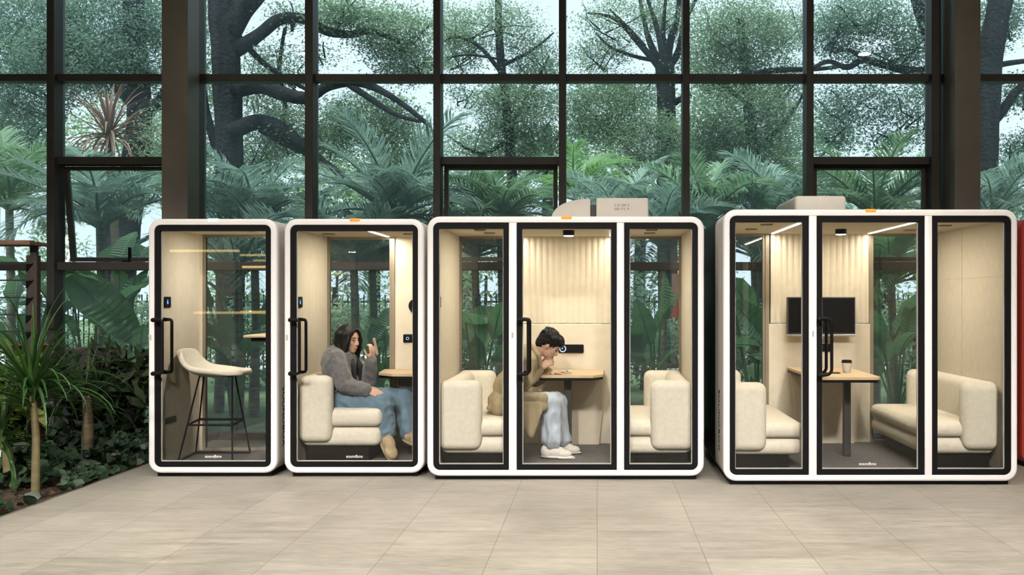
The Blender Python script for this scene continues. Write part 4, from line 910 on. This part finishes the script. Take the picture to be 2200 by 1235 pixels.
# ---- palms
def frond_mesh(L, droop, n=46, wid=.34, rngs=None):
    V = []; Q = []
    def rach(t): return np.array([L*t*(1-.18*t*droop), 0, L*(.55*t-.62*droop*t*t)])
    m = 14; vs = []
    for i in range(m+1):
        t = i/m; p = rach(t); r = .016*(1-t)+.003
        vs += [p+[0, -r, 0], p+[0, 0, r], p+[0, r, 0], p+[0, 0, -r]]
    for i in range(m):
        for j in range(4): Q.append((i*4+j, i*4+(j+1) % 4, i*4+4+(j+1) % 4, i*4+4+j))
    V += vs
    for i in range(n):
        t = .14+.86*i/(n-1); p = rach(t); d = rach(min(1, t+.02))-rach(t-.02); d /= np.linalg.norm(d)
        ln = wid*(math.sin(math.pi*min(1, (t-.05)*.95))**.6*.9+.18)
        for s in (-1, 1):
            k = ln*(.85+.3*rngs.random()); side = np.array([0, s, 0]); up = np.cross(d, side)*s
            a = .62+.25*t; v = side*(1-.35*t)+d*a+np.array([0, 0, .28])+rngs.normal(size=3)*.07; v /= np.linalg.norm(v)
            q1 = p+v*k*.5; q2 = p+v*k+np.array([0, 0, -.22*k]); wv = np.cross(v, [0, 0, 1]); wv = wv/np.linalg.norm(wv)*.0062*(1+rngs.random()*.5)
            b = len(V); V += [p-wv*.5, p+wv*.5, q1+wv, q1-wv, q2+wv*.15, q2-wv*.15]; Q += [(b, b+1, b+2, b+3), (b+3, b+2, b+4, b+5)]
    return npmesh('frond', np.array(V), np.array(Q))
FR = [frond_mesh(1.0, d, 48, .30, rng) for d in (.55, .85, 1.15)]
FR2 = []; FR3 = []; M_palmM = leafmat('mid_green_fronds', [(.12, .23, .12), (.18, .30, .16), (.26, .38, .20)], .35, .3, .7)
for f in FR:
    f.materials.append(M_palm); g = f.copy(); g.materials[0] = M_palmY; FR2.append(g); g = f.copy(); g.materials[0] = M_palmM; FR3.append(g)
def palm(label, px, py, Y, L, n, seed, green=False, tr=.10, spread=1.0, up=.9):
    r = random.Random(seed); c = at(px, py, Y)
    T = thing('feather_palm', label, 'palm', (c.x, Y, -.1), 'feather palms outside the glass')
    obj('trunk', MB().tube([(c.x, Y, -.1), (c.x+.03, Y, c.z*.5), (c.x, Y, c.z+.06)], [tr*.75, tr*.55, tr*.5], 10), M_ptrunk, T, 60)
    for i in range(n):
        o = bpy.data.objects.new('frond', (FR3 if green == 'mid' else FR2 if green else FR)[r.choice((0, 1, 1, 2))]); COL.objects.link(o); o.parent = T
        az = 2*math.pi*(i*.381966)+r.uniform(-.2, .2); el = up*(1-i/n)**.8*spread+r.uniform(-.15, .15)-.15
        o.location = (0, 0, c.z+.1+.05); k = L*r.uniform(.8, 1.12)
        o.rotation_euler = (Matrix.Rotation(az, 3, 'Z') @ Matrix.Rotation(-el, 3, 'Y') @ Matrix.Rotation(r.uniform(-.25, .25), 3, 'X')).to_euler(); o.scale = (k, k, k)
palm('big blue-green feather palm behind the panes above the booth of the seated woman', 850, 480, 12.4, 1.55, 22, 1)
palm('feather palm right of the left steel column, above the bar stool booth', 545, 490, 12.2, 1.25, 22, 2)
palm('feather palm behind the pushed-open sash', 215, 500, 11.9, 1.3, 24, 3)
palm('feather palm at the left end, above the plant rack', 20, 460, 13.0, 1.4, 20, 4, 'mid')
palm('feather palm behind the closed sash over the wide booth', 1075, 490, 12.6, 1.2, 24, 5, 'mid')
palm('feather palm behind the roof ventilator with the snout', 1330, 500, 13.4, 1.35, 22, 6)
palm('feather palm above the gap between wide and meeting booth', 1520, 490, 13.0, 1.3, 22, 7, 'mid')
palm('feather palm over the plain roof box of the meeting booth', 1690, 480, 13.6, 1.35, 22, 8)
palm('feather palm behind the closed sash over the meeting booth', 1880, 480, 12.6, 1.3, 24, 9, 'mid')
palm('feather palm by the right steel column', 2130, 480, 12.8, 1.3, 22, 10)
palm('fresh green feather palm left of the fan-branched trunk', 1235, 430, 14.5, 1.1, 14, 11, True)
palm('low palm with arching fronds seen through the rear pane of the bar stool booth', 510, 610, 10.9, 1.2, 16, 12)
palm('low spiky palm seen through the right rear pane of the meeting booth', 1915, 620, 12.0, 1.0, 22, 13, True)
palm('low palm behind the seated woman in the narrow lit booth', 760, 580, 11.9, 1.3, 20, 14)
palm('grey-green palm whose fronds fill the rear pane beside the raised phone', 800, 590, 13.0, 1.3, 22, 15)
palm('dull palm seen through the left rear pane of the wide booth', 1020, 560, 12.8, 1.2, 22, 16)
palm('hanging palm seen through the right rear pane of the wide booth', 1420, 540, 12.4, 1.2, 22, 17)
palm('hanging palm seen through the left rear pane of the meeting booth', 1620, 560, 12.8, 1.1, 20, 18)
palm('palm with thin trunk low behind the rear pane of the bar stool booth', 470, 560, 12.6, 1.2, 22, 19)
# ---- broad paddle-leaved plants close to the glass
def paddle_mesh(L, W, bend, fold=.25, n=10):
    mb = MB(); vs = []
    for i in range(n+1):
        t = i/n; x = L*t; wv = W*(math.sin(math.pi*min(.999, .04+.96*t**.8))**.7)+.002; a = bend*t
        px_, pz = L*(math.sin(a)/max(bend, .01) if bend else t), -L*((1-math.cos(a))/max(bend, .01) if bend else 0)
        ru = .018*math.sin(i*2.1)
        for s, q in ((-1, 1), (-.5, .6), (0, 0), (.5, .6), (1, 1)): vs.append((px_, s*wv, pz+fold*wv*abs(s)+ru*abs(s)))
    fs = [(i*5+j, i*5+j+1, (i+1)*5+j+1, (i+1)*5+j) for i in range(n) for j in range(4)]
    return mb.add(vs, fs)
PD = []; M_rib = mat('pale_midrib', (.20, .30, .13), .5, var=.1)
for L, W, b, fo in ((.75, .15, .5, .35), (.85, .17, .9, .3), (.65, .13, .25, .5), (.95, .19, 1.3, .25)):
    me = bpy.data.meshes.new('leaf'); q = paddle_mesh(L, W, b, fo); nf_ = len(q.f); q.tube([(v[0], v[1], v[2]-.002) for v in q.v[2::5]], [.011*(1-i/11)+.002 for i in range(11)], 6); me.from_pydata(q.v, [], q.f); me.polygons.foreach_set('use_smooth', [True]*len(me.polygons)); me.materials.append(M_paddle); me.materials.append(M_rib); me.polygons.foreach_set('material_index', [0]*nf_+[1]*(len(me.polygons)-nf_)); PD.append(me)
def paddle(label, px, Y, H, n, seed, sc=1.0, specific=(), z0=-.1):
    r = random.Random(seed); x = X_(px, Y); T = thing('paddle_leaf_plant', label, 'plant', (x, Y, z0), 'broad-leaved plants along the glass')
    for i in range(n):
        az = r.uniform(0, 6.28); h = H*r.uniform(.55, 1); lean = r.uniform(.08, .3)*h; d = Vector((math.cos(az), .55*math.sin(az), 0))
        p = [(0, 0, 0), tuple(d*lean*.25+Vector((0, 0, h*.5))), tuple(d*lean+Vector((0, 0, h)))]
        st_ = obj('stem', MB().tube(p, [.022, .016, .010], 6), M_palmY, T, 60, local=True)
        o = bpy.data.objects.new('leaf', r.choice(PD)); COL.objects.link(o); o.parent = T; o.location = p[2]
        k = sc*r.uniform(.75, 1.1); o.scale = (k, k, k)
        o.rotation_euler = (Matrix.Rotation(az, 3, 'Z') @ Matrix.Rotation(-r.uniform(.5, 1.25), 3, 'Y') @ Matrix.Rotation(r.uniform(-.7, .7), 3, 'X')).to_euler()
    for (qx, qy, qY, yaw, pitch, roll, k, m) in specific:
        q = at(qx, qy, qY)-T.location; st_ = obj('stem', MB().tube([(0, 0, 0), (q.x*.6, q.y*.6, q.z*.6), tuple(q)], [.022, .016, .010], 6), M_palmY, T, 60, local=True)
        o = bpy.data.objects.new('leaf', PD[m]); COL.objects.link(o); o.parent = T; o.location = q; o.scale = (k, k, k)
        o.rotation_euler = (Matrix.Rotation(math.radians(yaw), 3, 'Z') @ Matrix.Rotation(math.radians(-pitch), 3, 'Y') @ Matrix.Rotation(math.radians(roll), 3, 'X')).to_euler()
paddle('broad-leaved plant with a long leaf slanting behind the low pane by the rack', 200, 10.5, 1.5, 5, 21, 1.0, ((150, 590, 10.3, 0, -42, 60, 1.5, 0), (210, 570, 10.9, 10, 25, -50, 1.0, 1), (100, 640, 10.6, 190, 60, 30, 1.0, 1)))
paddle('broad-leaved plant whose round leaf tops show above the rail of the open sash', 270, 10.7, 1.75, 7, 22, .9, ((255, 575, 10.6, 80, 75, 10, .7, 1), (290, 580, 10.7, 0, 60, 40, .6, 2)))
paddle('broad-leaved plant pressed to the glass at the left end behind the plant rack', 50, 10.4, 1.7, 8, 23, .95)
paddle('broad-leaved plant behind the rear pane of the bar stool booth', 500, 10.6, 1.6, 8, 24, .8, ((470, 600, 10.6, 180, 65, 20, .7, 0),))
paddle('broad-leaved plant beside the raised phone of the seated woman', 815, 10.6, 1.05, 6, 25, .65, ((795, 735, 10.3, 20, 62, 70, .55, 0), (830, 740, 10.4, 200, 62, 40, .6, 2), (815, 700, 10.5, 40, 40, 60, .55, 3)))
paddle('broad-leaved plant behind the left rear pane of the wide booth', 1030, 10.8, 1.2, 7, 26, .75, ((1000, 690, 10.6, 10, 20, 60, .7, 1),))
paddle('upright broad-leaved plant behind the right rear pane of the wide booth', 1405, 10.5, .95, 5, 27, .7, ((1398, 740, 10.3, 200, 72, 60, .85, 2), (1405, 720, 10.4, 40, 62, -60, .8, 0), (1420, 690, 10.5, 60, 70, 70, .9, 2), (1380, 760, 10.3, 170, 60, 50, .8, 1)))
paddle('broad-leaved plant with a large backlit leaf behind the left rear pane of the meeting booth', 1625, 10.6, 1.0, 4, 28, .8, ((1575, 650, 10.4, 5, -42, 65, 1.05, 0), (1630, 745, 10.2, 180, 15, 30, .7, 1), (1570, 600, 10.6, 0, -50, 60, .9, 3)))
paddle('tall crossing broad-leaved plant behind the right rear pane of the meeting booth', 1925, 10.4, 1.0, 6, 29, .8, ((1900, 740, 10.3, 160, 60, 60, .95, 0), (1925, 720, 10.3, 20, 62, -60, 1.0, 1), (1945, 730, 10.2, 40, 70, 50, .8, 2)))
paddle('dark broad-leaved plant against the glass beside the first booth', 300, 10.1, 1.15, 9, 30, .6)
# reddish fan plant
def straps(mb, c, n, L, W, r, el=(.2, 1.4), droop=1.0, seg=7):
    for i in range(n):
        az = r.uniform(0, 2*math.pi); e = r.uniform(*el); l = L*r.uniform(.7, 1.1); d = Vector((math.cos(az), math.sin(az), 0)); w = Vector((-d.y, d.x, 0)); p = Vector(c)+Vector((0, 0, r.uniform(-.1, .1))); vs = []
        for k in range(seg+1):
            t = k/seg; q = W*(1-t)**.6*min(1, .5+3*t)*.5+.0008; a = e-droop*t*t*1.5*(1.2-e/2)
            vs += [p-w*q+Vector((0, 0, q*.5)), p, p+w*q+Vector((0, 0, q*.5))]; p = p+(d*math.cos(a)+Vector((0, 0, math.sin(a))))*l/seg
        mb.add(vs, [(k*3+j, k*3+j+1, k*3+j+4, k*3+j+3) for k in range(seg) for j in range(2)])
    return mb
c = at(235, 295, 13.5); T = thing('red_cordyline', 'tall plant with a reddish brown tuft of strap leaves high behind the second pane column', 'plant', (c.x, 13.5, -.1))
obj('trunk', MB().tube([(c.x, 13.5, -.1), (c.x+.1, 13.5, 2), tuple(c)], [.07, .06, .05], 8), M_trunk, T, 60)
obj('foliage', straps(MB(), c, 90, 1.0, .05, random.Random(5), (-.6, 1.5)), leafmat('red_straps', [(.12, .05, .04), (.20, .10, .07), (.22, .17, .10)], .25), T)
# ---- fence, pale building, banner
fz = thing('iron_fence', 'long black iron bar fence across the far side of the garden', 'fence', (0, 19, -.1))
mbs = [MB() for _ in range(10)]
for i in range(10):
    xa = -11.5+2.05*i
    for k in range(19):
        x = xa+.05+.108*k; mbs[i].box(x-.011, x+.011, 18.99, 19.01, -.1, 1.55)
    mbs[i].box(xa, xa+2.05, 18.98, 19.02, .1, .14).box(xa, xa+2.05, 18.98, 19.02, 1.38, 1.42); obj('fence_panel', mbs[i], M_black, fz)
    obj('post', MB().box(xa-.04, xa+.04, 18.95, 19.05, -.1, 1.7), M_black, fz)
bd = thing('pale_building', 'pale low building with an arched gateway beyond the iron fence', 'building', (5, 30, -.1))
M_pale2 = mat('pale_render', (.66, .68, .68), .9, var=.05)
obj('wall', MB().box(3.2, 7.2, 30, 33, -.1, 1.7), M_pale2, bd); obj('roof', MB().box(3.0, 7.4, 29.7, 33.2, 1.7, 1.85), mat('grey_roof', (.2, .21, .22), .8), bd)
for px in (1615, 1560):
    x = X_(px, 29.9); o = [(x-.35, -.0)]+[(x-.35*math.cos(t), .95+.35*math.sin(t)) for t in [i*math.pi/10 for i in range(11)]]+[(x+.35, 0)]
    W_ = obj('arched_window', MB().prism(o, 29.93, 30.02), mat('pale_glazing', (.30, .36, .40), .15), bd)
    g = MB()
    for k in (-.17, 0, .17): g.box(x+k-.012, x+k+.012, 29.9, 29.93, 0, 1.25)
    for z in (.3, .6, .95): g.box(x-.35, x+.35, 29.9, 29.93, z-.012, z+.012)
    obj('glazing_bars', g, M_black, W_)
bp = at(1452, 640, 11.6); bn = thing('red_banner', 'narrow red upright banner on a pole behind the wide booth right pane', 'banner', (bp.x, 11.6, -.1))
obj('pole', MB().cyl((bp.x+.09, 11.62, -.1), .018, 1.95), M_dark, bn); obj('panel', MB().box(bp.x-.07, bp.x+.07, 11.59, 11.60, Z_(682, 11.6), Z_(640, 11.6)), mat('banner_red', (.85, .07, .04), .6), bn)
obj('upper_panel', MB().box(bp.x-.05, bp.x+.07, 11.59, 11.60, Z_(638, 11.6), Z_(588, 11.6)), mat('banner_pink', (.78, .35, .30), .6), bn)
tag(obj('planter_box', MB().rbox(X_(95, 9.95), X_(262, 9.95), 9.85, 10.15, .62, .92, .02).rbox(X_(110, 9.95), X_(250, 9.95), 9.9, 10.1, -.1, .64, .01), mat('red_brown_box', (.16, .06, .035), .7, var=.2)), 'red-brown planter box standing outside against the low pane by the plant rack', 'planter')

# ------------------------------------------------------------------ planting bed inside the glass
M_ground = leafmat('groundcover_leaves', [(.016, .040, .020), (.030, .062, .032), (.06, .105, .055)], .15, .35, .5)
def heart_leaves(P, size, rng, tilt=.7):
    n = len(P); N = rng.normal(size=(n, 3))*tilt; N[:, 2] = 1; N[:, 1] -= .35; N /= np.linalg.norm(N, axis=1)[:, None]
    D = rng.normal(size=(n, 3)); D[:, 1] -= .5; D -= N*(D*N).sum(1)[:, None]; D /= np.linalg.norm(D, axis=1)[:, None]; W = np.cross(N, D); L = (size*rng.uniform(.6, 1.25, n))[:, None]
    q = [(-.42, 0, 0), (-.5, .22, .03), (-.2, .42, .05), (.2, .28, .02), (.55, 0, -.06), (.2, -.28, .02), (-.2, -.42, .05), (-.5, -.22, .03)]
    V = np.stack([P+D*L*a+W*L*b+N*L*c for a, b, c in q], 1).reshape(-1, 3); b = (np.arange(n)*8)[:, None]
    Q = np.concatenate([b+np.array([[0, 1, 2, 3]]), b+np.array([[0, 3, 4, 5]]), b+np.array([[0, 5, 6, 7]])]); return V, Q
k = 4600; Pn = np.stack([rng.uniform(-6.4, FX-.03, k), rng.uniform(5.6, 9.4, k), rng.random(k)], 1)
hgt = np.minimum(1, (FX-Pn[:, 0])/.35)*.28*(.55+.45*np.sin(Pn[:, 0]*5.1)*np.sin(Pn[:, 1]*4.3+1)); bare = np.hypot(Pn[:, 0]+4.15, (Pn[:, 1]-6.75)*.6) < .2
bare |= (Pn[:, 1] > 9.1) & (Pn[:, 0] > -4.5) & (Pn[:, 0] < -3.95)
Pn = Pn[~bare]; hgt = hgt[~bare]; Pn[:, 2] = .02+hgt*Pn[:, 2]**.5
V, Q = heart_leaves(Pn, .095, rng)
tag(link('groundcover', npmesh('groundcover', V, Q), M_ground), 'low dark green heart-leaved groundcover spreading to the edge of the tiles', 'groundcover', kind='stuff')
k = 260; Pn = np.stack([rng.uniform(-4.5, FX-.02, k), rng.uniform(6.2, 7.5, k), np.full(k, .03)], 1); V, Q = leaf_quads(Pn, .05, rng, .5, 2.5)
tag(link('fallen_leaves', npmesh('fallen_leaves', V, Q), leafmat('dry_leaves', [(.085, .05, .028), (.13, .08, .042), (.06, .04, .024)], .1)), 'dry brown fallen leaves on the bare soil by the tile edge', 'leaves', kind='stuff')
M_strap = leafmat('dracaena_leaves', [(.014, .048, .010), (.026, .078, .016), (.06, .13, .03)], .2, .3, .6)
M_strap2 = leafmat('dull_strap_leaves', [(.018, .042, .018), (.03, .06, .025), (.05, .085, .035)], .2, .4)
def dracaena(label, base, Y, top, n, L, W, r, m, tm, seed, el=(-.3, 1.45), tops=1):
    b = at(base[0], base[1], Y); c = at(top[0], top[1], Y)
    T = thing('dracaena', label, 'plant', (b.x, Y, 0))
    obj('trunk', MB().tube([(b.x, Y, 0), tuple((b+c)/2+Vector((.015, 0, 0))), tuple(c)], [r*1.15, r, r*.85], 10), tm, T, 60)
    obj('foliage', straps(MB(), c, n, L, W, random.Random(seed), el, 1.0, 9), m, T)
Yd = 6.75
dracaena('glossy green strap-leaved dracaena on a pale cane, tallest in the planting bed', (76, 1025), Yd, (70, 850), 120, .80, .030, .026, M_strap, M_cane, 31, (-.1, 1.5))
dracaena('small tree with a scaly ringed trunk and thin arching leaves behind the glossy dracaena', (188, 985), 8.1, (186, 850), 46, .85, .018, .042, M_strap2, M_trunk, 32, (-.2, 1.2))
dracaena('short-caned dracaena cut off by the left edge of the picture', (22, 1000), 7.0, (2, 940), 50, .62, .034, .036, M_strap, M_cane, 33)
M_shrub = leafmat('shrub_leaves', [(.020, .038, .016), (.036, .058, .024), (.06, .088, .034)], .2, .4)
def shrub(label, px, Y, H, n, W, m, size, seed):
    r = random.Random(seed); x = X_(px, Y); T = thing('shrub', label, 'shrub', (x, Y, 0)); C = []
    for i in range(n):
        a = r.uniform(0, 6.28); h = H*r.uniform(.6, 1); d = Vector((math.cos(a)*W*r.uniform(.2, 1), math.sin(a)*W*.4, h))
        obj('stem', MB().tube([(x, Y, 0), (x+d.x*.35, Y+d.y*.35, h*.55), (x+d.x, Y+d.y, h)], [.018, .014, .006], 6), M_bark, T, 60)
        for k in range(16):
            t = r.uniform(.5, 1.05); C.append((x+d.x*t+r.gauss(0, .08), Y+d.y*t+r.gauss(0, .06), h*t+r.gauss(0, .06)))
    V, Q = leaf_quads(np.array(C), size, rng, .34, .35, .4); link('foliage', npmesh('foliage', V-np.array(T.location[:]), Q), m, T)
shrub('dark narrow-leaved shrub close against the first booth', 275, 8.9, 1.0, 15, .42, M_shrub, .20, 41)
shrub('tall dark shrub behind the ringed trunk', 205, 9.1, .95, 14, .5, M_shrub, .19, 42)
shrub('yellow-green leafy plant at the left edge below the plant rack', 14, 7.6, .98, 12, .32, leafmat('yellow_leaves', [(.16, .24, .04), (.08, .17, .03), (.28, .30, .09)], .25, .35), .22, 43)
shrub('bright green shrub behind the short-caned dracaena at the left edge', 20, 8.2, .75, 14, .45, M_strap, .20, 44)
# terracotta pot behind the dracaena
px0, px1, Yp = 36, 96, 8.3
tag(obj('terracotta_pot', MB().tube([(X_(66, Yp), Yp, z) for z in (0, .66, .67, 1.03, 1.035, 1.01)], [.10, .11, .12, .135, .125, .11], 20), mat('terracotta', (.42, .10, .03), .7, var=.2)), 'orange terracotta pot half hidden behind the glossy dracaena', 'pot')
# dark slatted rack with a timber top
Yr = 8.0; rk_ = thing('plant_rack', 'dark metal rack with thin rails and a timber top at the left edge', 'rack', (X_(66, Yr), Yr, 0))
M_rack = mat('dark_brown_rack_metal', (.06, .048, .042), .5, .2)
M_timber = mat('reddish_timber', (.22, .12, .08), .6, var=.2, scale=6, stretch=(2, 12, 12))
xp0, xp1 = X_(56, Yr), X_(79, Yr)
obj('post', MB().rbox(xp0, xp1, Yr, Yr+.06, 0, Z_(548, Yr), .004).rbox(xp0+.025, xp1-.012, Yr+.01, Yr+.05, Z_(548, Yr), Z_(527, Yr), .003), M_rack, rk_)
obj('post', MB().rbox(xp0-2.0, xp0-1.92, Yr, Yr+.06, 0, Z_(530, Yr), .004), M_rack, rk_)
for i in range(3): obj('top_board', MB().rbox(-7.4, X_(82, Yr)+.01, Yr-.14+.09*i, Yr-.06+.09*i, Z_(528, Yr), Z_(518, Yr)-.005*i, .006), M_timber, rk_)
for py in (566, 602, 639, 676, 712):
    z = Z_(py, Yr); obj('rail', MB().box(-7.3, xp1-.03, Yr-.02, Yr+.05, z-.006, z+.006), M_dark, rk_)
    obj('bracket', MB().prism([(xp1-.035, z-.006), (xp0+.005, z-.006), (xp0+.005, z-.07)], Yr-.012, Yr-.002), M_black, rk_)
